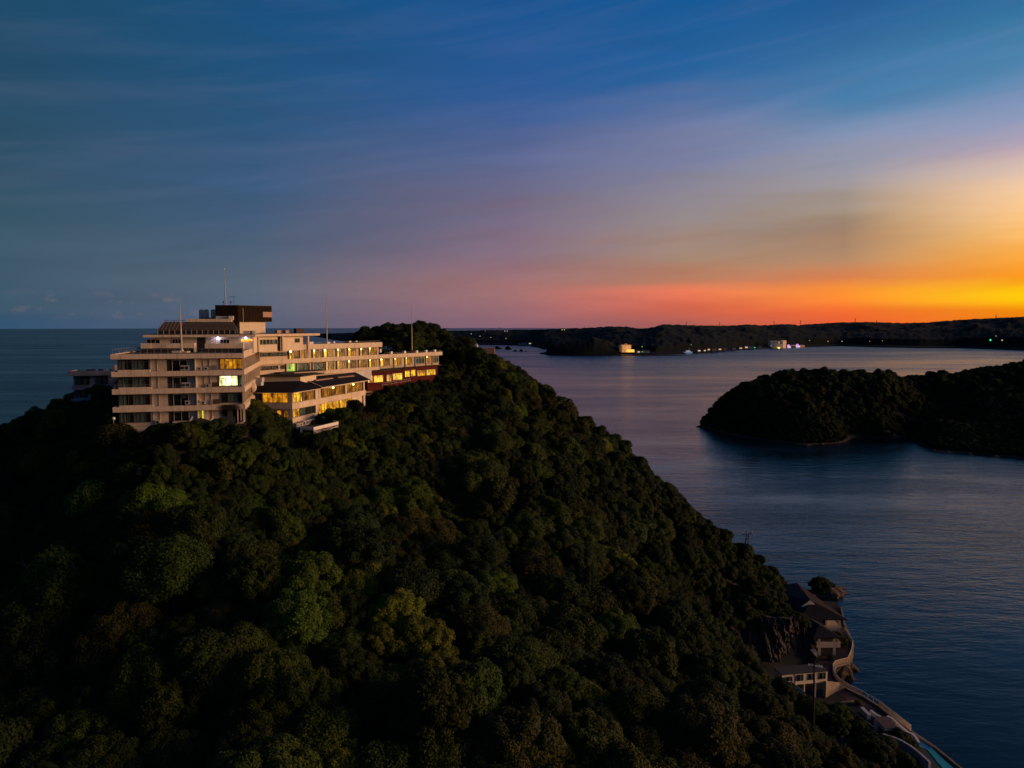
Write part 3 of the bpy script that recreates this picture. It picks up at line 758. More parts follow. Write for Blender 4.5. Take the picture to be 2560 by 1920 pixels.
M_ac = mat('air_conditioner_casing', (.50, .48, .44), .6, (.36, .34, .31), 1.5)
def glass(name, tint=(.02, .03, .035), alpha=.25):
    m = bpy.data.materials.new(name); m.use_nodes = True; T = NT(m.node_tree); T.n.clear()
    tr = T.new('ShaderNodeBsdfTransparent'); gl = T.new('ShaderNodeBsdfGlossy'); gl.inputs['Roughness'].default_value = .06
    gl.inputs['Color'].default_value = (.8, .85, .9, 1)
    fr = T.new('ShaderNodeFresnel'); fr.inputs['IOR'].default_value = 1.5
    mx = T.new('ShaderNodeMixShader'); T.l.new(T.m('MULTIPLY', fr.outputs[0], 0.05, clamp=True), mx.inputs[0])
    T.l.new(tr.outputs[0], mx.inputs[1]); T.l.new(gl.outputs[0], mx.inputs[2])
    tr.inputs['Color'].default_value = (.80, .86, .86, 1)
    o = T.new('ShaderNodeOutputMaterial'); T.l.new(mx.outputs[0], o.inputs[0]); return m
M_glass = glass('window_glass')
E_warm = emit('lit_room_warm', (1.0, .48, .02), 1.55, True, (.75, .16, .008), 1.4)
E_orange = emit('lit_room_orange', (1.0, .36, .01), 1.25, True, (.42, .09, .006), 1.2)
E_amber = emit('lit_room_dim', (.85, .26, .012), .75, True, (.14, .035, .006), 1.0)
E_white = emit('lit_room_white', (1.0, .95, .75), 3.0, True, (1.0, .72, .12), 0.9)
E_green = emit('lit_room_green', (.62, .85, .12), 1.3, True, (.40, .55, .05), 1.0)
E_yellow = emit('lit_room_yellow', (1.0, .55, .02), 1.7, True, (1.0, .34, .01), 1.2)
E_bulb = emit('lamp_bulb', (1.0, .62, .16), 14.0)
E_cool = emit('floodlight_cool', (.62, .60, 1.0), 22.0)
class Face:
    """a vertical wall plane through plan points p->q; n is outward (towards the viewer's side)"""
    def __init__(s, p, q, off=0.0):
        p, q = Vector(p[:2]), Vector(q[:2]); s.d = (q-p).normalized(); s.n = Vector((s.d.y, -s.d.x)); s.p = p+s.n*off; s.L = (q-p).length
    def sz(s, u, v):
        r = ray(u, v); # CAM + t r on plane (X-p).n=0
        t = (s.p.dot(s.n))/(r.x*s.n.x+r.y*s.n.y)
        X_ = Vector((r.x*t, r.y*t)); return (X_-s.p).dot(s.d), CAMZ+r.z*t
    def s(s, u, v=900): return s.sz(u, v)[0]
    def z(s, u, v): return s.sz(u, v)[1]
    def pt(s, a, n=0.0): return s.p+s.d*a+s.n*n
    def box(s, mb, s0, s1, z0, z1, n0, n1):
        a, b, c, d = s.pt(s0, n0), s.pt(s1, n0), s.pt(s1, n1), s.pt(s0, n1)
        mb.hexa([(a.x,a.y,z0),(b.x,b.y,z0),(c.x,c.y,z0),(d.x,d.y,z0),(a.x,a.y,z1),(b.x,b.y,z1),(c.x,c.y,z1),(d.x,d.y,z1)])
    def P3(s, a, n, z): q = s.pt(a, n); return Vector((q.x, q.y, z))
def window(face, root, s0, s1, z0, z1, fill=None, cols=2, transom=None, curtain=None, frame=None, n=0.0, fw=.07, name='window'):
    """frame proud of the wall; interior sheet, optional curtain with folds, glass pane"""
    frame = frame or M_frame; mb = MB()
    face.box(mb, s0-fw, s1+fw, z1, z1+fw, n, n+.14); face.box(mb, s0-fw, s1+fw, z0-fw, z0, n, n+.16)
    face.box(mb, s0-fw, s0, z0, z1, n, n+.14); face.box(mb, s1, s1+fw, z0, z1, n, n+.14)
    for k in range(1, cols):
        sx = s0+(s1-s0)*k/cols; face.box(mb, sx-fw*.5, sx+fw*.5, z0, z1, n+.05, n+.12)
    if transom: zt = z1-(z1-z0)*transom; face.box(mb, s0, s1, zt-fw*.5, zt+fw*.5, n+.055, n+.118)
    w_ = mb.build(name, frame, root)
    im = MB(); face.box(im, s0, s1, z0, z1, n+.004, n+.02)
    im.build('interior', fill or M_dark, w_)
    if curtain:
        for (a, b, mt) in curtain:
            cm = MB(); sa, sb = s0+(s1-s0)*a, s0+(s1-s0)*b; k = max(4, int((sb-sa)/.11)); pts_ = []
            for q in range(k+1):
                p = face.pt(sa+(sb-sa)*q/k, n+.045+(.018 if q % 2 else -.012)); pts_.append(p)
            for q in range(k):
                A_, B_ = pts_[q], pts_[q+1]; cm.poly([(A_.x, A_.y, z0+.03), (B_.x, B_.y, z0+.03), (B_.x, B_.y, z1-.05), (A_.x, A_.y, z1-.05)])
            cm.build('curtain', mt, w_, recalc=False)
    g = MB(); face.box(g, s0, s1, z0, z1, n+.075, n+.085); g.build('pane', M_glass, w_)
    return w_
def ac_unit(loc_face, root_unused, s0, z0, n0, w_=.85, h=.7, d=.32, label='', group=None, stand=False):
    p = loc_face.P3(s0+w_/2, n0+d/2, z0); r = empty('air_conditioner', p, label, 'air conditioner', group)
    mb = MB(); loc_face.box(mb, s0, s0+w_, z0+.06, z0+h, n0, n0+d)
    loc_face.box(mb, s0+.08, s0+.16, z0, z0+.06, n0+.02, n0+d-.02); loc_face.box(mb, s0+w_-.16, s0+w_-.08, z0, z0+.06, n0+.02, n0+d-.02)
    mb.build('casing', M_ac, r)
    f = MB(); c = loc_face.P3(s0+w_*.42, n0+d+.001, z0+h*.52); e = c+Vector((loc_face.n.x, loc_face.n.y, 0))*.02
    f.tube(c, e, h*.34, h*.34, 12); f.build('fan_grille', M_dark, r); return r
def railing(name, pts, h, label=None, matl=None, step=1.8, rails=(1.0, .5), cat='railing', root=None, r=.025, z=None):
    P_ = [Vector(p) for p in pts]; 
    if root is None: rt = empty(name, P_[0], label, cat)
    else: rt = root
    mp = MB(); mr = MB()
    for a, b in zip(P_[:-1], P_[1:]):
        n = max(1, int((b-a).length/step))
        for k in range(n+(1 if b is P_[-1] else 0)):
            q = a+(b-a)*k/n; mp.tube(q, q+Vector((0, 0, h)), r, r, 4)
        for t in rails: mr.tube(a+Vector((0, 0, h*t)), b+Vector((0, 0, h*t)), r*.9, r*.9, 4)
    if root is None:
        mp.build('posts', matl or M_grey, rt); mr.build('rails', matl or M_grey, rt)
    else:
        mp.v, mp.f, base = mp.v, mp.f, len(mp.v); 
        mp.v += mr.v; mp.f += [tuple(i+base for i in f) for f in mr.f]; mp.build('railing', matl or M_grey, rt)
    return rt
HOT = empty('hotel', (-58, 150, 76.2), 'long white terraced hotel with lit windows crowning the wooded hilltop', 'hotel')
FF = Face(A, B); FB = Face(B, C); FW = Face(C, E2)
zb = [88.69, 85.52, 82.35, 79.10]       # undersides of the four parapet bands
# --- solid body, storey by storey, set back behind the bands
def inset(pts, k): return pts
def body(z0, z1, tend, name='wall', f_in=1.25, b_in=.55, w_in=.8):
    a = FF.pt(1.3, -f_in); b = FF.pt(FF.L, -f_in)+Vector((0, 0))
    # corner between front recess line and bend recess line
    def isect(p, d, q, e):
        t = ((q-p).x*e.y-(q-p).y*e.x)/(d.x*e.y-d.y*e.x); return p+d*t
    b = isect(FF.pt(0, -f_in), FF.d, FB.pt(0, -b_in), FB.d); c = isect(FB.pt(0, -b_in), FB.d, FW.pt(0, -w_in), FW.d)
    e = FW.pt(tend, -w_in); e2 = FW.pt(tend, -12.0); c2 = FW.pt(-2, -12.0); a2 = Vector((A.x+1.3, A.y))+(C-B)
    mb = MB(); mb.prism([a, b, c, e, e2, c2, a2], z0, z1); return mb.build(name, M_wall, HOT)
body(85.75, 88.95, 39.3); body(82.6, 85.50, 65.0); body(79.4, 82.34, 40.0); body(75.6, 79.09, 40)
# floor slabs (run out to the parapets)
def slab(z0, z1, tend, matl):
    e = FW.pt(tend, -.05); e2 = FW.pt(tend, -12.1); c2 = FW.pt(-2, -12.1)
    a = FF.pt(.1, -.12); b = FF.pt(FF.L-.08, -.12); c = C+Vector((-.15, 0))
    mb = MB(); mb.prism([a, b, c, e, e2, c2, A+(C-B)+Vector((.15, 0))], z0, z1); return mb.build('floor_slab', matl, HOT)
slab(88.96, 89.42, 39.8, M_turf); slab(85.52, 85.74, 65.8, M_flat); slab(82.355, 82.59, 65.5, M_flat); slab(79.11, 79.39, 40, M_flat)
slab(75.9, 76.3, 40, M_flat)
# --- parapet bands: each band one continuous white strip
def band(zbot, h1, h2, tend, leftret=8.0, thick=.16):
    """front height h1, bend and wing height h2"""
    mb = MB()
    L0 = A+(C-B).normalized()*leftret
    mb.wall([L0, A, B], zbot, zbot+h1, -thick) if False else None
    pf = [L0, A, B]; mb.wall(pf, zbot, zbot+h1, thick)
    mb.wall([B+FB.d*.001, C, C+wdir*tend], [zbot-.02]*3, [zbot+h2]*3, thick)
    if tend < 60 or True:
        e = C+wdir*tend; mb.wall([e+wdir*.002, e-wn*7], zbot-.01, zbot+h2-.01, thick)
    return mb.build('parapet_band', M_conc, HOT)
band(zb[0], .90, 1.30, 40.0, 40); band(zb[1], .92, 1.05, 65.9); band(zb[2], .95, .95, 38.8); band(zb[3], .95, .9, 20)
# upstand strip along lower railing bands at the left rooms (thin ledge above the band)
for k, (zz) in enumerate(zb[1:]):
    mb = MB(); s1 = FF.s(374+k*2); FF.box(mb, 1.1, s1, zz+.92, zz+1.22, -.5, -.02); mb.build('planter_ledge', M_conc, HOT)
# vertical joints in the bands
mb = MB()
for q, z_ in ((19.0, zb[0]), (29.5, zb[0]), (33, zb[1]), (50, zb[1]), (18, zb[1])):
    FW.box(mb, q, q+.06, z_, z_+1.02, .0, .012)
mb.build('band_joint', M_brown, HOT)
# --- front facade
fn = -1.25   # wall plane offset
FR = Face(A, B, fn)
sL0, sL1, sL2, sL3 = FR.s(294), FR.s(329), FR.s(334), FR.s(371)
sM = [FR.s(u) for u in (431, 467)]; sLit = [FR.s(549), FR.s(603)]
for k in range(4):
    z0 = zb[k]-3.17+1.15 if k < 3 else zb[3]-3.05+1.1; z1 = zb[k]-.22
    window(FR, HOT, sL0, sL1, z0-.05, z1, M_dark, 3, .18, [(0.02, .42, M_curt), (.5, .62, M_curt)] if k % 2 else [(0.02, .5, M_curt)], M_frame)
    window(FR, HOT, sL2, sL3, z0-.05, z1, M_dark, 3, .18, [(0.02, .33, M_curt), (.34, .66, M_curt)], M_frame)
    window(FR, HOT, sM[0], sM[1], z0-.35, z1-.1, M_dark, 2, None, None, M_framel)
    # thin dark sheet painting the shade of a recess beside the balcony door
    mb = MB(); FR.box(mb, sM[0]-.95, sM[0]-.12, zb[k]-3.0+.5, z1, .003, .02); mb.build('painted_recess_shade', M_dark, HOT)
    # fins, pipes, wall joints
    mb = MB(); s_ = FR.s(489+k); FR.box(mb, s_-.09, s_+.09, zb[k]-2.9, zb[k]-.02, .0, .75); mb.build('divider_fin', M_conc, HOT)
    mb = MB()
    for u in (376, 393, 509, 524):
        s_ = FR.s(u+k*.8); mb.tube(FR.P3(s_, .10, zb[k]-2.9), FR.P3(s_, .10, zb[k]-.05), .055, .055, 6)
    mb.build('drain_pipe', M_framel, HOT)
    if k < 2:
        mb = MB(); s_ = FR.s(378); q = [FR.P3(s_, .12, zb[k]-.3), FR.P3(s_, .12, zb[k]-2.0), FR.P3(s_+.12, .12, zb[k]-2.18), FR.P3(s_+.5, .12, zb[k]-2.25), FR.P3(s_+1.4, .12, zb[k]-2.25)]
        mb.path(q, .035); mb.build('looped_pipe', M_grey, HOT)
zf = lambda k: zb[k]-3.17+.92+.0
window(FR, HOT, sLit[0]+.1, sLit[1], zb[0]-2.0, zb[0]-.25, E_orange, 5, .2, None, M_frame)
window(FR, HOT, sLit[0]-.15, sLit[1]-.75, zb[1]-2.0, zb[1]-.22, E_white, 3, .2, None, M_frame)
window(FR, HOT, sLit[1]-.6, sLit[1]+.25, zb[1]-2.0, zb[1]-.22, M_dark, 1, .2, [(0, .9, M_curt)], M_frame)
window(FR, HOT, sLit[0]+.1, sLit[1], zb[2]-2.0, zb[2]-.25, M_dark, 3, .2, [(.3, .8, M_curt)], M_frame)
# dark opening + stained bay at the lowest floor right, soot around it
mb = MB(); FR.box(mb, FR.s(584), FR.s(612), 76.6, zb[3]-.1, .01, .03); mb.build('service_opening', M_dark, HOT)
mb = MB(); FR.box(mb, FR.s(565), FR.s(578), 76.4, zb[3]-.05, .012, .6); mb.build('exhaust_shaft', M_soot, HOT)
mb = MB(); FR.box(mb, FR.s(504), FR.s(515), 76.5, zb[3]-.1, .01, .25); mb.build('wall_pier', M_cream, HOT)
mb = MB(); FR.box(mb, FR.s(502.3), FR.s(503.8), 77.2, zb[3]-.2, .01, .27); mb.build('light_tube', emit('tube_light', (.85, .8, .05), 1.4), HOT)
mb = MB(); FR.box(mb, FR.s(590), FR.s(592.5), 76.0, zb[3]-.02, .3, .6); FR.box(mb, FR.s(598), FR.s(600), 76.0, zb[3]-.02, .3, .6); mb.build('column', M_conc, HOT)
# soot stain on the band above the shaft: real patch of blackened render
def stain_mat():
    m = bpy.data.materials.new('sooty_render'); m.use_nodes = True; T = NT(m.node_tree); T.n.clear()
    tcx = T.new('ShaderNodeTexCoord'); gd = T.n.new('ShaderNodeTexGradient'); gd.gradient_type = 'SPHERICAL'
    T.l.new(T.mapping(tcx.outputs['Object'], (.42, .42, .95)), gd.inputs[0])
    a = T.m('MULTIPLY', gd.outputs[1], T.range(T.noise(tcx.outputs['Object'], 2.0, 4, .6), .2, .7, .6, 1.5), clamp=True)
    d = T.new('ShaderNodeBsdfDiffuse'); d.inputs[0].default_value = (.02, .018, .016, 1); tr = T.new('ShaderNodeBsdfTransparent')
    mx = T.new('ShaderNodeMixShader'); T.l.new(T.m('MULTIPLY', a, 1.5, clamp=True), mx.inputs[0]); T.l.new(tr.outputs[0], mx.inputs[1]); T.l.new(d.outputs[0], mx.inputs[2])
    o = T.new('ShaderNodeOutputMaterial'); T.l.new(mx.outputs[0], o.inputs[0]); return m
M_stain = stain_mat()
for (u, zc_, nn, w_, h_) in ((571, zb[3]+.35, 1.262, 2.4, 1.1), (572, zb[3]-.7, .03, 2.2, 1.2), (449, zb[0]-1.9, .03, 1.1, .7)):
    mb = MB(); s_ = FR.s(u); z0_ = max(zc_-h_, zb[3] if nn > 1 else zc_-h_); z1_ = min(zc_+h_, zb[3]+.95 if nn > 1 else zc_+h_)
    a, b = FR.P3(s_-w_, nn, z0_), FR.P3(s_+w_, nn, z0_); mb.poly([a, b, (b.x, b.y, z1_), (a.x, a.y, z1_)])
    mb.build('soot_patch', M_stain, HOT, origin=FR.P3(s_, nn, zc_), recalc=False)
# slatted boxes and air conditioners on the balconies
def slat_box(u0, u1, k, matl=M_slat):
    s0, s1 = FR.s(u0), FR.s(u1); z0 = zb[k]-3.17+.97; r = MB()
    FR.box(r, s0, s1, z0, z0+.9, .5, .52)
    o = r.build('slatted_screen', M_dark, HOT)
    m2 = MB()
    for q in range(6): FR.box(m2, s0, s1, z0+.05+q*.15, z0+.14+q*.15, .525, .55)
    m2.build('slat', matl, o)
slat_box(527, 543, 0, M_grey); slat_box(529, 546, 1); slat_box(530, 547, 2)
names = ['top balcony', 'second balcony from the top', 'third balcony from the top', 'lowest terrace']
q = 0
for k, us in enumerate([(452, 462, 494, 510), (453, 463, 513), (460, 487, 500), (384,)]):
    for j, u in enumerate(us):
        hh = random.choice([.62, .75, .95]); q += 1
        lab_ = f"outdoor cooling unit on the front {names[k]}, {['leftmost', 'second from left', 'third from left', 'rightmost'][j] if len(us) > 1 else 'single one'}"
        ac_unit(FR, None, FR.s(u), zb[k]-3.17+.93 if k < 3 else 76.35+.3, .12, .8, hh, .32, lab_, 'cooling units on the hotel balconies')
mb = MB(); FR.box(mb, FR.s(451), FR.s(461), zb[3]+2.2, zb[3]+3.0, .02, .35); mb.build('vent_housing', M_soot, HOT)
for k, (u, zz) in enumerate(((478, 1.1), (483, .6), (480, .9))):
    mb = MB(); FR.box(mb, FR.s(u), FR.s(u)+.5, zb[k]-zz-.5, zb[k]-zz, .02, .3); mb.build('vent_housing', M_ac, HOT)
# --- windows along the receding bend wall
FBR = Face(B, C, -.55)
for k in range(4):
    z0, z1 = zb[k]-3.17+1.15, zb[k]-.18; n = 9; L = FB.L-1.6
    for j in range(n):
        s0 = .9+L*j/n; s1 = .9+L*(j+.86)/n
        fill = M_dark; cur_ = [(.05, .4, M_curt)]
        if k == 0 and j == 0: fill, cur_ = E_orange, None
        if k == 1 and j in (0, 1): fill, cur_ = E_green if j else E_white, None
        if k == 2 and j in (0, 1): fill, cur_ = E_yellow, None
        if k == 1 and j == 7: fill, cur_ = E_green, None
        window(FBR, HOT, s0, s1, z0, z1, fill, 3, .2, cur_, M_frame, fw=.1)
    mb = MB(); FBR.box(mb, .3, FB.L-.8, z0-.45, z0-.12, .0, .30); mb.build('window_ledge', M_conc, HOT)
    mb = MB()
    for j in range(n+1):
        s_ = .9+L*j/n-.12; FBR.box(mb, s_-.07, s_+.07, zb[k]-2.1, zb[k]-.02, .02, .40)
    mb.build('fin', M_wall, HOT)
# --- wing facade
FWR = Face(C, E2, -.8)
def ws(u, v=905): return FWR.s(u, v)
# service part near the bend: long strip windows
for k in (0, 1):
    z0, z1 = zb[k]-1.32, zb[k]-.45
    cuts = [(.6, 3.4), (3.7, 6.9), (7.2, 9.3)] if k == 0 else [(.6, 2.8), (3.0, 5.4), (6.2, 8.9)]
    for a, b in cuts: window(FWR, HOT, a, b, z0, z1, M_dark, 3, None, None, M_frame)
# room bays: upper floor u starts, lower floor u starts
def bay(k, u0, u1, mode, lamp=None, frac=None):
    z0, z1 = zb[k]-3.17+1.02, zb[k]-.25
    s0, s1 = ws(u0), ws(u1); w_ = s1-s0
    wl_ = s0+w_*random.uniform(.22, .36)
    if mode == 'lit':      # lit hall strip left, dark room with furniture right
        window(FWR, HOT, s0+.15, wl_, z0-.1, z1, E_yellow, 1, None, None, M_frame)
        window(FWR, HOT, wl_+.16, s0+w_*.84, z0-.1, z1, E_amber, 2, .18, None, M_frame)
    elif mode == 'litroom':
        window(FWR, HOT, s0+.15, s0+w_*.45, z0-.1, z1, E_amber, 1, .18, None, M_frame)
        window(FWR, HOT, s0+w_*.5, s0+w_*.8, z0-.1, z1, E_orange, 2, .18, None, M_frame)
    elif mode == 'curtain':
        window(FWR, HOT, s0+.15, s0+w_*.92, z0-.1, z1, M_dark, 4, .18, [(0, .45, M_curt), (.6, .8, M_curt)], M_frame)
    elif mode == 'green':
        window(FWR, HOT, s0+.15, s0+w_*.92, z0-.1, z1, E_green, 3, .2, None, M_framel)
    elif mode == 'teal':
        window(FWR, HOT, s0+.15, s0+w_*.92, z0-.1, z1, M_dark, 3, .18, [(0, .9, M_teal)], M_framel)
    mb = MB(); FWR.box(mb, s0-.10, s0+.06, zb[k]-2.9, zb[k]-.01, .0, .42); mb.build('divider_fin', M_conc, HOT)
    # ceiling downlight at each balcony
    if lamp:
        p = FWR.P3(s0+.35, .32, zb[k]-.35)
        mb = MB(); mb.sphere(p, .17*lamp, 8, 6); mb.build('balcony_lamp', E_bulb, HOT, smooth=True)
up = [(722, 748, 'lit', 1.2), (749, 775, 'litroom', 0), (781, 807, 'lit', .9), (808, 836, 'lit', 1.3), (841, 866, 'lit', .9), (869, 893, 'lit', .8), (899, 919, 'lit', .9), (921, 946, 'lit', .8)]
for u0, u1, md_, lp in up: bay(0, u0, u1, md_, lp)
lo_ = [(714, 738, 'green', 0), (741, 776, 'curtain', 0), (780, 811, 'curtain', 0), (813, 838, 'lit', 0), (841, 866, 'lit', 0), (868, 894, 'lit', .9), (896, 919, 'lit', 0), (921, 945, 'lit', .6), (949, 978, 'lit', 1.1), (984, 1006, 'lit', .7), (1012, 1033, 'lit', .5), (1037, 1062, 'teal', 0), (1064, 1076, 'lit', .7), (1080, 1096, 'teal', 0)]
for u0, u1, md_, lp in lo_: bay(1, u0, u1, md_, lp)
# balcony rail below the far rooms
railing('railing', [FW.P3(38.9, -.1, 82.6), FW.P3(64.5, -.1, 82.6)], .95, root=HOT, matl=M_framel, step=1.2, rails=(1, .75, .5, .25))
# roof rail and turf edge
railing('railing', [Vector((FF.pt(.25, -.3).x, FF.pt(.25, -.3).y, 89.5)), Vector((FF.pt(FF.L-.4, -.3).x, FF.pt(FF.L-.4, -.3).y, 89.5))], .95, root=HOT, step=1.15, rails=(1,))
railing('railing', [Vector((A.x+.2, A.y+.3, 89.5)), Vector((*(A+(C-B)*.95), 89.5))], .95, root=HOT, step=2, rails=(1,))
railing('railing', [FF.P3(.4, -.3, zb[2]-.0+.93-3.17+3.17), FF.P3(FF.s(484), -.3, zb[2]+.93)], .75, root=HOT, step=1.5, rails=(1, .5))
# benches / skylights on the turf roof
for k, (u, v, w_) in enumerate([(320,879,1.6),(350,872,1.3),(372,868,1.5),(440,880,1.5),(473,878,1.7),(476,873,1.2),(492,875,1.7),(506,870,1.6),(580,877,1.6),(597,872,1.8),(601,868,1.6)]):
    p = PZ(u, v, 89.6); a = FF.d; mb = MB(); nd = Vector((-a.y, a.x))
    q = [Vector((p.x, p.y))-a*w_/2, Vector((p.x, p.y))+a*w_/2]; q += [q[1]+nd*.6, q[0]+nd*.6]
    mb.prism(q, 89.43, 89.82); 
    o = mb.build('roof_bench', M_ac, None, origin=(p.x, p.y, 89.43)); nth = ['leftmost', 'second', 'third', 'fourth', 'fifth', 'sixth', 'seventh', 'eighth', 'ninth', 'tenth', 'rightmost'][k]
    setp(o, f"low pale block seat on the green roof terrace, {nth} from the left" if 0 < k < 10 else f"low pale block seat, {nth} on the green roof terrace", 'bench', 'block seats on the hotel roof terrace')
# --- penthouse storey on the front roof
Pf = 12.5   # set back from the front line
def isect(p, d, q, e):
    t = ((q-p).x*e.y-(q-p).y*e.x)/(d.x*e.y-d.y*e.x); return p+d*t
P_B = Vector(PY(645, 836, 156)[:2]); P_E = Vector(PY(800, 834, 171)[:2]); pwd = (P_E-P_B).normalized(); pwn = Vector((pwd.y, -pwd.x))
P_K = P_B-FF.d*0.6-Vector((0, 2.2))
fl = Vector(PY(638, 838, 151)[:2]); P_A = isect(fl, FF.d, Vector((0, 0)), Vector(ray(357, 838)[:2]))
back = (C-B).normalized()
roofpoly = [P_A, fl, P_B, P_E, P_E-pwn*9, P_B-pwn*9+pwd*3, P_A+back*15]
zP = 92.85
mb = MB(); mb.prism(roofpoly, zP-.5, zP); mb.build('canopy_roof', M_conc, HOT)
mb = MB(); mb.prism([p+(Vector((-62, 160))-p)*.012 for p in roofpoly], zP+.002, zP+.06); mb.build('roof_deck', M_flat, HOT)
FP = Face(P_A, fl, -1.6); FPW = Face(P_B, P_E, -1.3)
pw0 = FP.pt(1.4); pw1 = FP.pt(FP.L-.5)
mb = MB(); mb.prism([pw0, pw1, FPW.pt(1.0), FPW.pt(FPW.L-4.0), FPW.pt(FPW.L-4.0, -6), FPW.pt(0, -7), pw0+back*12], 89.03, zP-.505); mb.build('penthouse_wall', M_cream, HOT)
for u0, u1 in ((367, 399), (431, 452), (551, 573)): window(FP, HOT, FP.s(u0, 850), FP.s(u1, 850), FP.z(u0, 858), FP.z(u0, 849), M_dark, 3, None, None, M_framel)
mb = MB(); FP.box(mb, FP.s(493, 850), FP.s(514, 850), 89.1, zP-.52, .01, .03); mb.build('dark_doorway', M_dark, HOT)
for u0, v0, v1, m_ in ((603, 848.5, 851.3, E_yellow), (603, 852.3, 854.8, E_orange)):
    mb = MB(); FP.box(mb, FP.s(u0, 850), FP.s(632, 850), FP.z(u0, v1), FP.z(u0, v0), .02, .05); mb.build('lit_louvre', m_, HOT)
window(FPW, HOT, FPW.s(646, 850), FPW.s(692, 850), 90.6, 91.6, M_dark, 5, None, [(.7, .95, M_curt)], M_framel)
mb = MB(); FPW.box(mb, FPW.s(646, 850), FPW.s(692, 850), 91.75, 92.1, .02, .25); mb.build('blind_box', M_cream, HOT)
mb = MB(); FPW.box(mb, FPW.s(693, 850), FPW.s(700, 850), 89.1, zP-.51, .01, .03); mb.build('painted_recess_shade', M_dark, HOT)  # thin dark sheet painting shade on the flat wall
mb = MB()
for u in (639, 699, 763): FPW.box(mb, FPW.s(u, 850), FPW.s(u, 850)+.35, 89.05, zP-.51, .3, .9)
mb.build('column', M_conc, HOT)
window(FPW, HOT, FPW.s(737.5, 850), FPW.s(748, 850), 90.9, 91.7, M_dark, 2, None, None, M_frame)
# terrace parapets in front of the penthouse
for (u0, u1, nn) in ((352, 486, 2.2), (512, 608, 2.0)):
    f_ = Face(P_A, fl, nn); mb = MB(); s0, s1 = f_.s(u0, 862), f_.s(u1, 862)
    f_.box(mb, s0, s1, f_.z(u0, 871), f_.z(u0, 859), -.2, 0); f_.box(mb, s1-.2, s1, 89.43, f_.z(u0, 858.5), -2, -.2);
    mb.build('terrace_parapet', M_conc, HOT); mb = MB(); f_.box(mb, s0, s1, 89.43, f_.z(u0, 871)-.01, -.6, -.4); mb.build('painted_shadow_strip', M_darkm, HOT)  # added dark strip painting the shadow below each parapet
f_ = Face(P_A, fl, 2.2); 
mb = MB(); f_.box(mb, f_.s(352, 862), f_.s(378, 862), f_.z(360, 871), f_.z(360, 858), .0, .12); mb.build('bright_panel', M_cream, HOT)
# --- louvred roof restaurant
g0 = isect(Vector(PY(387, 836, 153)[:2]), FF.d, Vector((0, 0)), Vector(ray(387, 830)[:2])); gf = Face(g0, g0+FF.d*20)
sg = [gf.s(u, 820) for u in (387, 593)]; gL = sg[1]
zt, zmid, zlo = gf.z(500, 805), gf.z(500, 825), zP
base = MB(); gf.box(base, .4, gL-.2, zP, zmid, -7, -.35); base.build('rooftop_lounge', M_dark, HOT)
up_ = MB()
a, b, c, d = gf.P3(1.5, -1.9, zt), gf.P3(gL-1.0, -1.9, zt), gf.P3(gL-1.2, -7, zt), gf.P3(1.7, -7, zt)
a0, b0, c0, d0 = gf.P3(.5, -.4, zmid), gf.P3(gL-.1, -.4, zmid), gf.P3(gL-.1, -7, zmid), gf.P3(.5, -7, zmid)
up_.hexa([a0, b0, c0, d0, a, b, c, d]); up_.build('sloping_roof', M_darkm, HOT)
lv = MB(); M_lv = mat('louvre_metal', (.20, .15, .13), .5)
for k in range(7):
    t = k/6; s0 = .4+t*.9; s1 = gL-.05-t*.9; n0 = -.3-t*1.5; zz = zmid+(zt-zmid)*t
    lv.tube(gf.P3(s0, n0, zz), gf.P3(s1, n0, zz), .055, .055, 4)
for k in range(18):
    s0 = .5+k*(gL-1.2)/17*(1 if k > 6 else .8)
    if k < 7: lv.tube(gf.P3(s0, -.3, zmid), gf.P3(s0+.5, -1.8, zt), .05, .05, 4)
lv.build('louvre_rails', M_lv, HOT)
pm = MB()
for k in range(15): pm.tube(gf.P3(.5+k*(gL-1)/14, -.28, zP), gf.P3(.5+k*(gL-1)/14, -.28, zmid), .06, .06, 4)
pm.build('lounge_posts', M_framel, HOT)
st = MB(); gf.box(st, gf.s(463, 800), gL-1.3, zt+.01, gf.z(500, 797), -3.2, -1.7); st.build('roof_fascia', M_conc, HOT)
st = MB(); gf.box(st, 1.3, gf.s(455, 800), gf.z(500, 801.2), gf.z(500, 799.8), -3.2, -3.1)
for k in range(5): gf.box(st, 1.5+k*1.6, 1.62+k*1.6, zt, gf.z(500, 800), -3.2, -3.1)
st.build('roof_frame', M_lv, HOT)
st = MB(); gf.box(st, gf.s(534, 795), gf.s(568, 795), gf.z(500, 797), gf.z(500, 790), -3.6, -3.0); st.build('plant_screen', M_ac, HOT)
st = MB(); gf.box(st, gf.s(568, 795), gf.s(580, 795), gf.z(500, 800), gf.z(500, 789.5), -3.6, -2.2); st.build('stair_hut', M_cream, HOT)
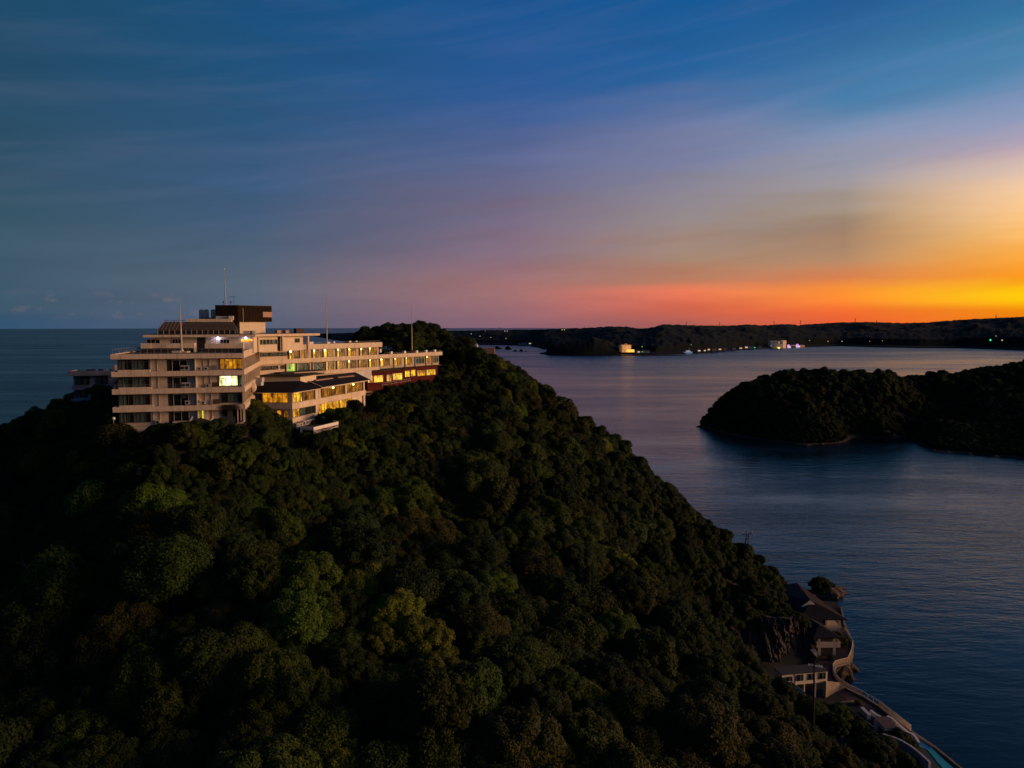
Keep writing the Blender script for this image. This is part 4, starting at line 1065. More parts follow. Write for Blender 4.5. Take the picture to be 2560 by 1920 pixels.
# --- four rooftop tanks
tf = Face(g0, g0+FF.d*20, -6.0)
zt0, zt1 = tf.z(510, 794), tf.z(510, 773.5)
mb = MB(); tf.box(mb, tf.s(498, 790), tf.s(556, 790), zt-.1, zt0, -2.2, .2); mb.build('tank_plinth', M_darkm, HOT)
for k, u in enumerate((502.5, 514, 532, 545)):
    p = tf.P3(tf.s(u, 785), -1.0, zt0); rt = empty('water_tank', p, 'grey upright tank on the hotel roof, '+['leftmost of four', 'second from left of four', 'third from left of four', 'rightmost of four'][k], 'tank', 'rooftop water tanks')
    s_ = tf.s(u, 785); m_ = MB(); tf.box(m_, s_-.46, s_+.46, zt0+.01, zt1-.08, -1.6, -.3); m_.build('body', M_white, rt)
    m_ = MB(); m_.tube((p.x, p.y, zt1-.08), (p.x, p.y, zt1+.03), .38, .3, 10); m_.build('lid', M_grey, rt)
    m_ = MB()
    for q in (-.3, 0, .3): tf.box(m_, s_+q-.03, s_+q+.03, zt0+.05, zt1-.1, -.299, -.26)
    m_.build('ribs', M_grey, rt)
# --- dark clad machine room with pale tower below
K = Vector(PY(595.6, 764.4, 160)[:2]); KL = K-FF.d*4.7; KR = isect(K, Vector((.559, .829)), Vector((0, 0)), Vector(ray(679.4, 780)[:2]))
kb = Vector((-.829, .559))*7
zk0 = CAMZ-(804.5-810)*160/FPX*1.0; zk1 = CAMZ+(810-764.4)*160/FPX
zk0 = CAMZ+(810-804.5)*160/FPX
mb = MB(); mb.prism([KL, K, KR, KR+kb*.6, KL+back*8], zk0, zk1); mb.build('machine_room', M_brown, HOT)
mb = MB(); mb.wall([KL-Vector((.06, .05)), K+Vector((.02, -.06)), KR+Vector((.05, -.03))], zk1, zk1+.10, .2); mb.build('roof_trim', M_darkm, HOT)
FK = Face(K, KR); FKL = Face(KL, K)
mb = MB()
for k in range(1, 22): FK.box(mb, k*FK.L/22-.02, k*FK.L/22+.02, zk0+.05, zk1-.05, .0, .05)
for k in range(1, 12): FKL.box(mb, k*FKL.L/12-.02, k*FKL.L/12+.02, zk0+.05, zk1-.05, .0, .05)
mb.build('cladding_ribs', M_brown, HOT)
mb = MB(); FK.box(mb, FK.s(656.8, 786), FK.L-.02, FK.z(670, 793), FK.z(670, 780), .02, .09); mb.build('pale_panel', M_lightpan, HOT)
mb = MB(); FK.box(mb, FK.s(606.5, 786), FK.s(607.6, 786), zk0, zk1-.6, .055, .12); mb.build('drain_pipe', M_lightpan, HOT)
kc = [FK.pt(FK.s(603, 815), -.5), FK.pt(FK.s(667, 815), -.5)]; kc += [kc[1]+kb*.8, kc[0]+kb*.8]
mb = MB(); mb.prism(kc, zP+.06, zk0-.003); mb.build('stair_tower', M_cream, HOT)
# roof plant in front of the tower
for k, (u0, u1, v0, m_) in enumerate(((608, 623, 827, M_ac), (625, 630, 827, M_darkm), (631, 639, 827, M_white))):
    f2 = Face(fl, fl+FF.d, -2.2); mb = MB(); f2.box(mb, f2.s(u0, 830), f2.s(u1, 830), zP+.065, f2.z(u0, v0), -.7, 0)
    o = mb.build('plant_cabinet', m_, HOT)
for k, (u, w_, h_) in enumerate(((697, 1.1, .75), (718, 1.0, .75), (745, 2.4, 1.1))):
    f2 = Face(P_B, P_E, -3.5); s_ = f2.s(u-4, 830)
    mb = MB(); f2.box(mb, s_, s_+w_, zP+.065, zP+h_, -.9, 0); o = mb.build('plant_cabinet', M_darkm if k == 2 else M_lightpan, HOT)
# --- wing roof clutter
def roofbox(u, v, z, w_, h_, d_, m_, lab_):
    p = PZ(u, v, z); f2 = Face((p.x, p.y), (p.x+wdir.x, p.y+wdir.y)); mb = MB(); f2.box(mb, -w_/2, w_/2, z, z+h_, -d_, 0)
    o = mb.build('roof_vent', m_, HOT); return o
for (u, v, w_, h_) in ((779, 861, 1.4, .7), (822, 859, 1.1, .5), (836, 858, .6, .5), (876, 856, .8, .45), (892, 855, .7, .4)): roofbox(u, v, 89.45, w_, h_, .6, M_white, '')
for (u, v, w_, h_) in ((952, 881, .7, 1.1), (958, 877, .6, 1.2), (966, 878, .6, 1.6), (980, 878, .8, 1.3), (1008, 878, .7, 1.2)): roofbox(u, v, 86.0, w_, h_, .6, M_white, '')
for (t_, ) in ((43.5,), (49.0,), (54.2,), (58.4,), (62.4,)):
    mb = MB(); FW.box(mb, t_, t_+.75, zb[1]+1.06, zb[1]+1.75, -.9, -.17); mb.build('roof_vent', M_white, HOT)
railing('railing', [FW.P3(.3, -.3, zb[0]+1.3), FW.P3(39.5, -.3, zb[0]+1.3)], .35, root=HOT, step=2.5, rails=(1,))
railing('railing', [FW.P3(41, -.3, zb[1]+1.05), FW.P3(65.5, -.3, zb[1]+1.05)], .35, root=HOT, step=2.5, rails=(1,))
# water-tower frame on the lower roof
pa = [PZ(972, 878, 86.0), PZ(1001, 876, 86.2)]
fr = MB(); a, b = pa[0], Vector((pa[1].x, pa[1].y, 86.0)); dn = Vector((-wn.x, -wn.y, 0))*1.8
for q in (a, b, a+dn, b+dn): fr.tube(q, q+Vector((0, 0, 1.9)), .05, .05, 4)
for zq in (1.1, 1.9):
    for p_, q_ in ((a, b), (b, b+dn), (b+dn, a+dn), (a+dn, a)): fr.tube(p_+Vector((0, 0, zq)), q_+Vector((0, 0, zq)), .045, .045, 4)
fr.build('roof_frame', M_lv, HOT)
fr = MB(); fr.prism([a.xy, b.xy, (b+dn).xy, (a+dn).xy], 86.0, 87.0); fr.build('roof_hut', M_white, HOT)
# masts
def mast(u, vb_, vt_, D, label, r0=.11, foot=False, lamp=False, zbase=None):
    p = PY(u, vb_, D); top = PY(u, vt_, D)
    if zbase: p.z = zbase
    rt = empty('lightning_rod', p, label, 'mast'); mb = MB(); H_ = top.z-p.z
    r0 *= 1.45; mb.tube(p, p+Vector((0, 0, H_*.45)), r0, r0*.8, 8); mb.tube(p+Vector((0, 0, H_*.45)), p+Vector((0, 0, H_*.75)), r0*.6, r0*.5, 6); mb.tube(p+Vector((0, 0, H_*.75)), p+Vector((0, 0, H_)), r0*.3, r0*.15, 5)
    mb.build('pole', M_framel, rt)
    if foot:
        m2 = MB(); m2.tube(p, p+Vector((0, 0, .8)), r0*2.4, r0*1.1, 6); m2.prism([(p.x-1.3, p.y-.9), (p.x+1.3, p.y-.6), (p.x+1.3, p.y+.9), (p.x-1.3, p.y+.6)], p.z-.02, p.z+.25); m2.build('footing', M_conc, rt)
    if lamp:
        m2 = MB(); m2.sphere(p+Vector((0, 0, H_)), .13, 6, 4); m2.build('tip', M_white, rt)
    return rt
mast(454, 872, 748, 144, 'slender lightning rod on a concrete foot on the front roof terrace', .14, True, zbase=89.43)
mast(564, 764, 672, 161, 'tallest mast, with a round tip, on the dark machine room', .11, False, True)
mast(817.5, 858, 732, 187, 'dark thin lightning rod halfway along the wing roof', .12)
mast(1030, 876, 763, 214, 'thin lightning rod near the far end of the lowest wing roof', .12)
mast(631, 876, 826, 146, 'short lamp post at the right corner of the roof terrace', .06)
# aerials on the machine room
p = PY(585, 764, 161); rt = empty('antenna', p, 'small television aerial behind the tall mast', 'antenna'); mb = MB()
mb.tube(p, p+Vector((0, 0, 1.9)), .04, .03, 4)
for k in range(5): mb.tube(p+Vector((-1.0+k*.3, 0, 1.75)), p+Vector((-1.0+k*.3, 0, 1.95+.05*k)), .025, .025, 4)
mb.tube(p+Vector((-1.1, 0, 1.85)), p+Vector((.35, 0, 1.9)), .03, .03, 4); mb.build('aerial', M_darkm, rt)
for u in (558.5, 577):
    p = PY(u, 764, 161); mb = MB(); mb.tube(p, p+Vector((0, 0, .9)), .04, .04, 4); mb.sphere(p+Vector((0, 0, .75)), .14, 6, 4, 1.8)
    o = mb.build('siren', M_darkm, None, origin=p); setp(o, 'small dark horn '+('left' if u < 570 else 'right')+' of the tall roof mast', 'siren')
# floodlights under the canopy
for (u, v, s_) in ((544.5, 845.5, .30), (614.2, 845, .24)):
    f2 = Face(P_A, fl, -.9); a_, z_ = f2.sz(u, v); p = f2.P3(a_, 0, z_); mb = MB(); mb.sphere(p, s_*.8, 10, 7); mb.build('floodlight', E_cool, HOT, smooth=True)
# satellite dish at the bend
p = PY(631, 968, 150); rt = empty('satellite_dish', p, 'pale satellite dish where the wing meets the front block', 'dish'); mb = MB(); mb.sphere((p.x, p.y, p.z), .85, 12, 6, 1.3)
mb.build('dish', M_conc, rt, smooth=True); mb = MB(); mb.tube(p, p+Vector((-1.5, .5, -1)), .06, .06, 5); mb.build('arm', M_grey, rt)
for k, (u, v) in enumerate(((645, 949), (643, 958))):
    p = PY(u, v, 158); mb = MB(); mb.prism([(p.x-1.1, p.y-.8), (p.x+1.1, p.y-.8), (p.x+1.1, p.y+.8), (p.x-1.1, p.y+.8)], p.z-.5, p.z+.4)
    o = mb.build('plant_cabinet', M_ac, None, origin=p); setp(o, ('upper' if k == 0 else 'lower')+' pale plant box at the inner corner of the hotel', 'plant box')
# base apron, stairs
mb = MB(); FR.box(mb, -.5, FR.s(484), 74.5, 76.32, .3, 1.6); mb.build('base_wall', M_conc, HOT)
mb = MB(); FR.box(mb, FR.s(430), FR.s(472), 76.95, 77.15, .05, 1.7); mb.build('balcony_slab', M_conc, HOT)
mb = MB(); FR.box(mb, FR.s(508), FR.s(590), 75.0, 76.6, .5, 3.6); mb.build('low_annexe_roof', M_flat, HOT)
# outside stair with white rails
p0 = FR.P3(FR.s(480), 1.6, 77.0); p1 = FR.P3(FR.s(466), 5.2, 74.6); side = FR.d.to_3d()*3.6
rt = empty('outside_stair', p1, 'outdoor stairway with white railings below the front of the hotel', 'stairs')
for k in range(12):
    t = k/12; a_ = p0+(p1-p0)*t; dd = (p1-p0)/12; mb = MB(); n_ = Vector((0, 0, -.2))
    mb.hexa([a_+n_, a_+side+n_, a_+side+dd+n_-Vector((0, 0, dd.z)), a_+dd+n_-Vector((0, 0, dd.z)), a_, a_+side, a_+side+dd-Vector((0, 0, dd.z)), a_+dd-Vector((0, 0, dd.z))])
    mb.build('step', M_brown, rt)
for nm, o_ in (('left', Vector((0, 0, 0))), ('right', side)):
    mb = MB()
    for k in range(9): q = p0+o_+(p1-p0)*k/8; mb.tube(q, q+Vector((0, 0, 1.05)), .04, .04, 4)
    mb.tube(p0+o_+Vector((0, 0, 1.05)), p1+o_+Vector((0, 0, 1.05)), .045, .045, 4); mb.build('handrail', M_white, rt)
mb = MB()
for k in range(9): q = p1+side*(k/8); mb.tube(q-Vector((0, 0, 1.4)), q+Vector((0, 0, .25)), .035, .035, 4)
mb.tube(p1+Vector((0, 0, .25)), p1+side+Vector((0, 0, .25)), .045, .045, 4); mb.build('gate', M_white, rt)
# globe lamp at the left corner
p = FF.P3(FF.s(281.5), 1.0, 77.0); rt = empty('globe_lamp', p, 'white globe lamp post at the lower left corner of the hotel', 'lamp')
mb = MB(); mb.tube(p-Vector((0, 0, 1.5)), p+Vector((0, 0, .9)), .07, .05, 6); mb.build('post', M_grey, rt); mb = MB(); mb.sphere(p+Vector((0, 0, 1.15)), .3, 12, 8); mb.build('globe', mat('opal_globe', (.6, .68, .55), .4), rt, smooth=True)
# ================================================================== banquet annexes in front of the wing
ANX = empty('annexe', (-48, 160, 74.5), 'white two-storey annexe with dark hipped roof and glowing restaurant windows', 'building')
aL = Vector(PY(631.7, 1000, 155.5)[:2]); aC = Vector(PY(730.5, 1000, 155)[:2]); aR = Vector(PY(798.6, 1000, 165.3)[:2])
dd = (aR-aC).normalized(); aR2 = Vector(PY(914, 960, 187)[:2])
F1, F2 = Face(aL, aC), Face(aC, aR)
bk = Vector((-.5, .87))
zfa, zfb, ze = 78.2, 76.95, 80.75
mb = MB(); mb.prism([F1.pt(.1, -.9), isect(F1.pt(0, -.9), F1.d, F2.pt(0, -.5), F2.d), F2.pt(F2.L, -.5), F2.pt(F2.L)+bk*9, aL+bk*9], 73.2, ze-.1); mb.build('wall', M_cream, ANX)
mb = MB(); mb.wall([aL, aC, aR+dd*.02], zfb, [zfa, zfa, zfa], .16); mb.build('parapet_band', M_conc, ANX)
mb = MB(); mb.wall([F1.pt(4), aC, aR-dd*.7], 74.0, 75.1, .16); mb.build('base_band', M_conc, ANX)
mb = MB(); F1.box(mb, .05, F1.L-.1, zfb-.0, zfb+.2, -1.25, -.17); F2.box(mb, .1, F2.L, zfb, zfb+.2, -1.1, -.17); F1.box(mb, .05, F1.L-.1, 74.0, 74.2, -1.25, -.17); F2.box(mb, .1, F2.L-1, 74.0, 74.2, -1.1, -.17); mb.build('floor_slab', M_flat, ANX)
mb = MB(); F1.box(mb, F1.L-.8, F1.L-.02, zfa+.003, ze-.02, -.5, -.18); F1.box(mb, F1.L-.8, F1.L-.02, 75.12, zfb-.003, -.5, -.18)
F2.box(mb, F2.L-1.3, F2.L-.05, zfa+.003, ze-.02, -.49, -.18); F2.box(mb, F2.L-1.3, F2.L-.05, 75.12, zfb-.003, -.49, -.18); mb.build('column', M_conc, ANX)
F1r, F2r = Face(aL, aC, -.9), Face(aC, aR, -.5)
def wpx(F_, u0, u1, z0, z1, fill, cols, tr, cur_, root, fr=None): return window(F_, root, F_.s(u0, 990), F_.s(u1, 990), z0, z1, fill, cols, tr, cur_, fr or M_frame)
wpx(F1r, 635, 654, 78.35, 80.1, M_dark, 2, .2, [(0, .8, M_curt)], ANX)
wpx(F1r, 657, 719, 78.35, 80.3, E_orange, 5, .16, None, ANX)
wpx(F2r, 731.5, 754, 78.35, 80.3, E_yellow, 3, .18, None, ANX)
wpx(F2r, 756, 784, 78.35, 80.3, E_amber, 4, .18, None, ANX)
wpx(F1r, 665, 681, 75.2, 76.6, E_warm, 2, None, None, ANX); wpx(F1r, 692, 702, 75.2, 76.6, E_orange, 1, None, None, ANX); wpx(F1r, 709, 720, 75.2, 76.6, E_amber, 2, .2, None, ANX)
wpx(F2r, 731.5, 747, 75.2, 76.75, E_warm, 3, .2, None, ANX); wpx(F2r, 749, 785, 75.2, 76.75, M_dark, 4, None, [(0, .35, M_curt)], ANX)
mb = MB(); pl = F1r.P3(F1r.s(676, 1033), .3, 75.6); mb.sphere(pl, .16, 8, 6); mb.build('lamp_globe', E_bulb, ANX, smooth=True)
# hipped roof
ov = .7
e0 = F1.pt(-.35, ov); e1 = isect(F1.pt(0, ov), F1.d, F2.pt(0, ov), F2.d); e2 = F2.pt(F2.L+.15, ov)
r0 = Vector(PY(648, 955, 162)[:2]); r1 = Vector(PY(751, 957, 165)[:2])
zr = 82.25
def slabroof(mb, pts, t=.14):
    n = len(pts); b = len(mb.v); mb.v += [tuple(p) for p in pts]+[(p[0], p[1], p[2]-t) for p in pts]
    mb.f.append(tuple(range(b, b+n))); mb.f.append(tuple(range(b+2*n-1, b+n-1, -1)))
    for i in range(n): j = (i+1) % n; mb.f.append((b+i, b+n+i, b+n+j, b+j))
mb = MB(); slabroof(mb, [(*e0, ze), (*e1, ze), (*r1, zr), (*r0, zr)]); slabroof(mb, [(*e1, ze), (*e2, ze), (*r1, zr)]); mb.build('hipped_roof', M_slate, ANX)
mb = MB(); mb.wall([e0, e1, e2], ze-.30, ze-.16, .12); mb.build('eaves_board', M_conc, ANX)
# low service block with olive fascia behind that roof
s0_, s1_ = Vector(PY(647, 945, 168)[:2]), Vector(PY(751, 948, 168)[:2]); FS = Face(s0_, s1_)
mb = MB(); mb.prism([s0_, s1_, s1_+Vector((2, 6)), s0_+Vector((-1, 7))], 79, FS.z(700, 941)); mb.build('service_block', M_cream, ANX)
mb = MB(); zz = FS.z(700, 941); mb.prism([s0_+Vector((-.4, -.8)), s1_+Vector((.8, -.8)), s1_+Vector((3, 10)), s0_+Vector((1, 5))], zz+.002, zz+.25); mb.build('flat_roof', M_flat, ANX)
f2 = Face(PY(700, 930, 173)[:2], PY(815, 928, 184)[:2]); mb = MB(); f2.box(mb, 0, f2.L, f2.z(700, 936), f2.z(700, 931.5), -2.2, 0); mb.build('flat_roof', M_flat, ANX)
mb = MB(); f2.box(mb, 4, f2.L, f2.z(760, 931.5)+.0, f2.z(760, 930), -.1, .12); mb.build('eaves_board', M_conc, ANX)
# --- second annexe: long blue-black roof over veranda windows
BNQ = empty('banquet_hall', (-40, 176, 75), 'banquet hall with blue-black sloping roof, two skylights and lamplit veranda', 'building')
bF = Face(aR, aR2); Lb = bF.L; bFr = Face(aR, aR2, -.6)
zb0, zb1, zbe = 78.2, 76.95, 80.9
mb = MB(); mb.prism([bF.pt(.1, -.6), bF.pt(Lb-.1, -.6), bF.pt(Lb-.1, -8), bF.pt(.1, -8)], 74.2, zbe-.2); mb.build('wall', M_cream, BNQ)
mb = MB(); mb.wall([bF.pt(.03), bF.pt(Lb)], zb1, zb0, .16); mb.build('parapet_band', M_conc, BNQ)
mb = MB(); bF.box(mb, .03, Lb, zbe-.55, zbe-.22, -.9, -.15); mb.build('lintel', M_cream, BNQ)
mb = MB()
for sfr in (0.15, Lb*.545, Lb-.9): bF.box(mb, sfr, sfr+.7, zb0+.003, zbe-.56, -.55, -.17)
bF.box(mb, Lb-.88, Lb-.02, 74.2, zb1-.003, -.55, -.17); mb.build('column', M_conc, BNQ)
window(bFr, BNQ, 1.0, Lb*.53, zb0+.1, zbe-.62, E_amber, 6, .15, None, M_frame); window(bFr, BNQ, Lb*.59, Lb-1.0, zb0+.1, zbe-.62, E_amber, 5, .15, None, M_frame)
window(bFr, BNQ, .4, 9.5, 74.5, zb1-.15, E_warm, 7, None, None, M_frame)
window(bFr, BNQ, 10, 16, 74.8, zb1-.15, E_warm, 5, None, None, M_frame)
for sfr in (6.6, 16.4):
    mb = MB(); mb.sphere(bF.P3(sfr, -.2, zbe-.75), .2, 8, 6); mb.build('veranda_lamp', E_bulb, BNQ, smooth=True)
q0, q1 = bF.pt(-.5, .9), bF.pt(Lb+.8, .9); t0, t1 = Vector(PY(752, 943.5, 176)[:2]), Vector(PY(887, 929.5, 195)[:2])
mb = MB(); slabroof(mb, [(*q0, zbe), (*q1, zbe), (*t1, 82.25), (*t0, 82.25)], .18); mb.build('sloping_roof', M_blueroof, BNQ)
mb = MB(); mb.tube((*q0, zbe+.03), (*t0, 82.3), .10, .10, 4); mb.tube((*t0, 82.3), (*t1, 82.3), .12, .12, 4); mb.tube((*q0, zbe-.18), (*q1, zbe-.18), .13, .13, 4); mb.build('verge_trim', M_conc, BNQ)
def onroof(a, b):  # a along, b up
    p = Vector((*q0, zbe)).lerp(Vector((*q1, zbe)), a); q = Vector((*t0, 82.25)).lerp(Vector((*t1, 82.25)), a); return p.lerp(q, b)
for a0, a1 in ((.10, .42), (.52, .84)):
    mb = MB(); pts_ = [onroof(a0+.0, .52), onroof(a1, .52), onroof(a1, .60), onroof(a0, .60)]
    mb.hexa([p+Vector((0, 0, .01)) for p in pts_]+[p+Vector((0, 0, .22)) for p in pts_]); mb.build('skylight', M_lightpan, BNQ)
# seams of the metal roof
mb = MB()
for k in range(1, 26): mb.tube(onroof(k/26, .01)+Vector((0, 0, .02)), onroof(k/26, .99)+Vector((0, 0, .02)), .03, .03, 3)
mb.build('roof_seams', M_blueroof, BNQ)
# white gable fin
g0_, g1_ = (*t1, 82.3), Vector(PY(927, 925.5, 197)); mb = MB(); g2_ = (g1_.x, g1_.y, 79.5); g3_ = (*q1, zbe-.1)
fin = [Vector(g0_), Vector((g1_.x, g1_.y, 82.9)), Vector(g2_), Vector(g3_)]; ofs = Vector((.12, .2, 0))
mb.hexa([fin[0], fin[1], fin[2], fin[3]]+[p+ofs for p in fin]); mb.build('gable_wall', M_white, BNQ)
# --- dark red pavilion wing
RED = empty('red_pavilion', (-34, 205, 78), 'low dark red pavilion with brightly lit dining windows beside the trees', 'building')
r_a, r_b, r_c = Vector(PY(918, 945, 197)[:2]), Vector(PY(1012.8, 930, 208.5)[:2]), Vector(PY(1092, 930, 221)[:2])
R1, R2 = Face(r_a, r_b), Face(r_b+Vector((.2, .9)), r_c+Vector((.2, .9)))
mb = MB(); mb.prism([r_a, r_b, r_b+Vector((-3, 4)), r_a+Vector((-3, 4))], 77, 82.2); mb.build('wall', M_red, RED)
mb = MB(); mb.prism([R2.pt(-.5), R2.pt(R2.L), R2.pt(R2.L, -4), R2.pt(-.5, -4)], 77, 82.55); mb.build('wall', M_red, RED)
mb = MB(); mb.prism([r_a+Vector((-.1, -.5)), r_b+Vector((.6, -.2)), r_b+Vector((-3, 4)), r_a+Vector((-3, 4))], 82.202, 82.42); mb.build('flat_roof', M_flat, RED)
for (u0, u1, v0, v1, E_, c_) in ((919, 931, 940, 956, E_warm, 2), (934, 957, 939, 955, E_yellow, 3), (966, 978, 937, 953, E_orange, 2), (981, 1005, 933.5, 949, E_yellow, 3)):
    window(R1, RED, R1.s(u0, 940), R1.s(u1, 940), R1.z((u0+u1)/2, v1), R1.z((u0+u1)/2, v0), E_, c_, .15, None, M_frame)
for (u0, u1, v0, v1, E_, c_) in ((1009, 1024, 927.5, 942, E_yellow, 2), (1026.5, 1038, 925, 940, E_yellow, 2), (1042, 1064, 926, 939, E_warm, 4), (1066, 1088, 924, 937, E_yellow, 5)):
    window(R2, RED, R2.s(u0, 935), R2.s(u1, 935), R2.z((u0+u1)/2, v1), R2.z((u0+u1)/2, v0), E_, c_, .15, None, M_frame)
railing('terrace_railing', [R1.P3(3.5, 2.0, 78.0), R1.P3(R1.L, 2.0, 78.6)], 1.0, 'pale terrace railing below the lit windows of the red pavilion', M_white, 1.6)
# low condenser terrace in front of the annexe
TER = empty('plant_terrace', (-38, 151, 72.5), 'walled plant terrace with white parapet below the annexe corner', 'terrace')
c0, c1, c2 = Vector(PY(760, 1063, 150)[:2]), Vector(PY(784, 1066, 149)[:2]), Vector(PY(846, 1053, 158)[:2])
mb = MB(); mb.prism([c0, c1, c2, c2+Vector((-3, 3.5)), aC+Vector((0, -.4)), aC+Vector((-2, -.6))], 71, 73.35); mb.build('deck', M_flat, TER)
mb = MB(); mb.wall([c0-Vector((1, -.6)), c1, c2, c2+Vector((-1.5, 2.2))], 72.7, 74.0, .15); mb.build('parapet', M_white, TER)
fT = Face(aC+Vector((.9, -2.2)), aR+Vector((.9, -2.2)))
for k in range(6): ac_unit(fT, None, .6+k*1.25, 73.36, -.2, 1.0, 1.0 if k > 1 else .75, .5, ['leftmost small','second small','first tall','second tall','third tall','last tall'][k]+' condenser in the row on the plant terrace', 'condensers on the plant terrace')
fT2 = Face(PY(800, 1050, 161)[:2], PY(835, 1048, 163)[:2])
for k in range(4): ac_unit(fT2, None, .1+k*.95, 73.36, 0, .85, 1.25, .4, ['leftmost','second','third','rightmost'][k]+' unit of the far condenser row behind the white parapet', 'condensers behind the parapet')
# ================================================================== shaded wing at the far left
LW = empty('left_wing', (-95, 176, 77), 'unlit grey-blue hotel wing in shadow behind the front block', 'building')
l0, l1 = Vector(PY(184, 960, 175)[:2]), Vector(PY(300, 955, 178)[:2]); FL_ = Face(l0, l1); FLo = Face(l0-FL_.d*1.0, l1, .9)
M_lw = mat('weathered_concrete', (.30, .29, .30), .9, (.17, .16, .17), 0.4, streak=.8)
zt_ = FL_.z(200, 927); 
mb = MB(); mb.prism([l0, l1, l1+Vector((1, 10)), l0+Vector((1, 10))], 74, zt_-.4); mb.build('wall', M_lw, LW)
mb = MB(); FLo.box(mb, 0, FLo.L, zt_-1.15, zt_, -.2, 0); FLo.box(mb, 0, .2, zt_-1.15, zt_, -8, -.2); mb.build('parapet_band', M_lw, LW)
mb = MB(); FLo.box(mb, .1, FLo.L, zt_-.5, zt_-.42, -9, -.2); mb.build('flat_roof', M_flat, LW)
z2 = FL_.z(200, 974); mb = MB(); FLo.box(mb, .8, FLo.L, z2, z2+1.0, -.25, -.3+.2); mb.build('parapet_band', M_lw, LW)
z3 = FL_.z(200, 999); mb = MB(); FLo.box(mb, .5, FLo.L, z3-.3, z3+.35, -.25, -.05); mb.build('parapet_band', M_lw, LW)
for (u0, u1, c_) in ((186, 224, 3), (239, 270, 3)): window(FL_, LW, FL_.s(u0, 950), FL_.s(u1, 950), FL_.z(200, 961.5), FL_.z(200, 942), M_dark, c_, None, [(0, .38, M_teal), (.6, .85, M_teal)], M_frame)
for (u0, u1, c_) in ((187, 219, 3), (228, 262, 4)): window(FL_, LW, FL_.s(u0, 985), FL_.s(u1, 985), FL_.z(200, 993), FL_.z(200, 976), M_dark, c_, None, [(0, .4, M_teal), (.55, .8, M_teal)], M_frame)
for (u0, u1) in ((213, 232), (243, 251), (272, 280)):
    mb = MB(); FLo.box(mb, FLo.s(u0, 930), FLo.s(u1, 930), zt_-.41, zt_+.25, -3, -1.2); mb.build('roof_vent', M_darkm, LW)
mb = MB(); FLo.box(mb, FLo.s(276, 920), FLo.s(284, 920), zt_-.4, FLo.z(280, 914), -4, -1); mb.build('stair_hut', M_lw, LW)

for (u, v, D, r_, mi, key, lb) in [(764,1104,146,2.0,2,'dark','dark bush directly below the left end of the plant terrace'),(795,1108,145,2.2,2,'deep','blackish bush under the corner of the plant terrace'),(822,1100,148,1.9,3,'dark','dark bush under the middle of the plant terrace parapet'),(850,1090,152,1.8,3,'olive','olive bush below the right end of the plant terrace'),(858,1040,160,1.8,3,'dark','dark bush screening the lower banquet windows, left one'),(888,1020,170,1.9,4,'deep','blackish bush screening the lower banquet windows, right one')]:
    p = PY(u, v, D); rt = empty('bush', p-Vector((0, 0, r_*.6)), lb, 'bush'); c = bpy.data.objects.new('crown', crown_mesh(mi, key)); COL.objects.link(c); c.parent = rt
    c.location = (0, 0, r_*.6); c.scale = (r_, r_, r_*1.1); t = bpy.data.objects.new('trunk', TRK[0]); COL.objects.link(t); t.parent = rt; t.scale = (r_*.8, r_*.8, r_*.9); t.location = (0, 0, r_*.6)
M_barkp = mat('bleached_wood', (.16, .13, .09), .9)
# bleached dead trees standing out of the canopy
for k, (u, v, D, h_, lb) in enumerate([(70,1455,108,4.6,'pale dead tree with bare limbs on the far left slope'),(243,1500,101,4.0,'small bare forked tree on the lower left slope'),(372,1455,104,3.6,'golden-barked half bare tree left of the fresh green trees'),(2010,1600,203,3.2,'thin bare tree leaning out above the cliff')]):
    p = PY(u, v, D); rt = empty('dead_tree', p, lb, 'tree'); mb = MB(); rr = random.Random(40+k)
    mb.tube(p-Vector((0, 0, 3)), p+Vector((0, 0, h_*.5)), .16, .10, 6); mb.build('trunk', M_barkp, rt)
    m2 = MB()
    for j in range(9):
        z0_ = rr.uniform(.1, .5)*h_; a_ = rr.uniform(0, 6.28); b_ = p+Vector((0, 0, z0_)); m_ = b_+Vector((math.cos(a_)*.9, math.sin(a_)*.9, .9)); e_ = m_+Vector((math.cos(a_+rr.uniform(-.8, .8))*.8, math.sin(a_)*.6, rr.uniform(.3, 1.2)))
        m2.tube(b_, m_, .07, .045, 4); m2.tube(m_, e_, .045, .015, 4)
    m2.build('limbs', M_barkp, rt)
# ================================================================== shore complex at the foot of the hill
M_asph = mat('reddish_paving', (.075, .028, .024), .9, (.045, .024, .02), 0.5, 0.3, 5)
M_gravel = mat('worn_tarmac', (.06, .055, .048), .95, (.028, .026, .02), 0.35, 0.4, 5, spec=.08)
M_seaw = mat('sea_wall_concrete', (.26, .21, .16), .9, (.15, .12, .09), 0.6, .2, 4, streak=.4)
M_rail = mat('cream_rail_panels', (.85, .72, .52), .7, (.75, .62, .45), 1.5)
M_tile = mat('sunlit_side_tiles', (.034, .025, .021), .8, (.022, .017, .015), 1.0, .3, 8, spec=.08)  # lighter copy for the sea slope: sunlight painted into the tile colour
M_tile2 = mat('shaded_side_tiles', (.022, .022, .024), .7, (.014, .014, .016), 1.0, .3, 8, spec=.08)  # darker copy for the other slopes: shade painted into the tile colour
M_rock = mat('cliff_rock', (.060, .042, .030), .95, (.012, .010, .008), 0.45, 1.0, 2.5, streak=.9)
M_cyan = mat('turquoise_pool_floor', (.01, .36, .36), .35, (.01, .26, .29), 1.2)
M_blue = mat('blue_channel_paint', (.012, .15, .34), .4, (.015, .09, .22), 0.8)
M_green2 = mat('green_court', (.012, .055, .035), .8, (.016, .035, .02), 0.7)
GZ = 3.2
def G(u, v, z=GZ): return PZ(u, v, z)
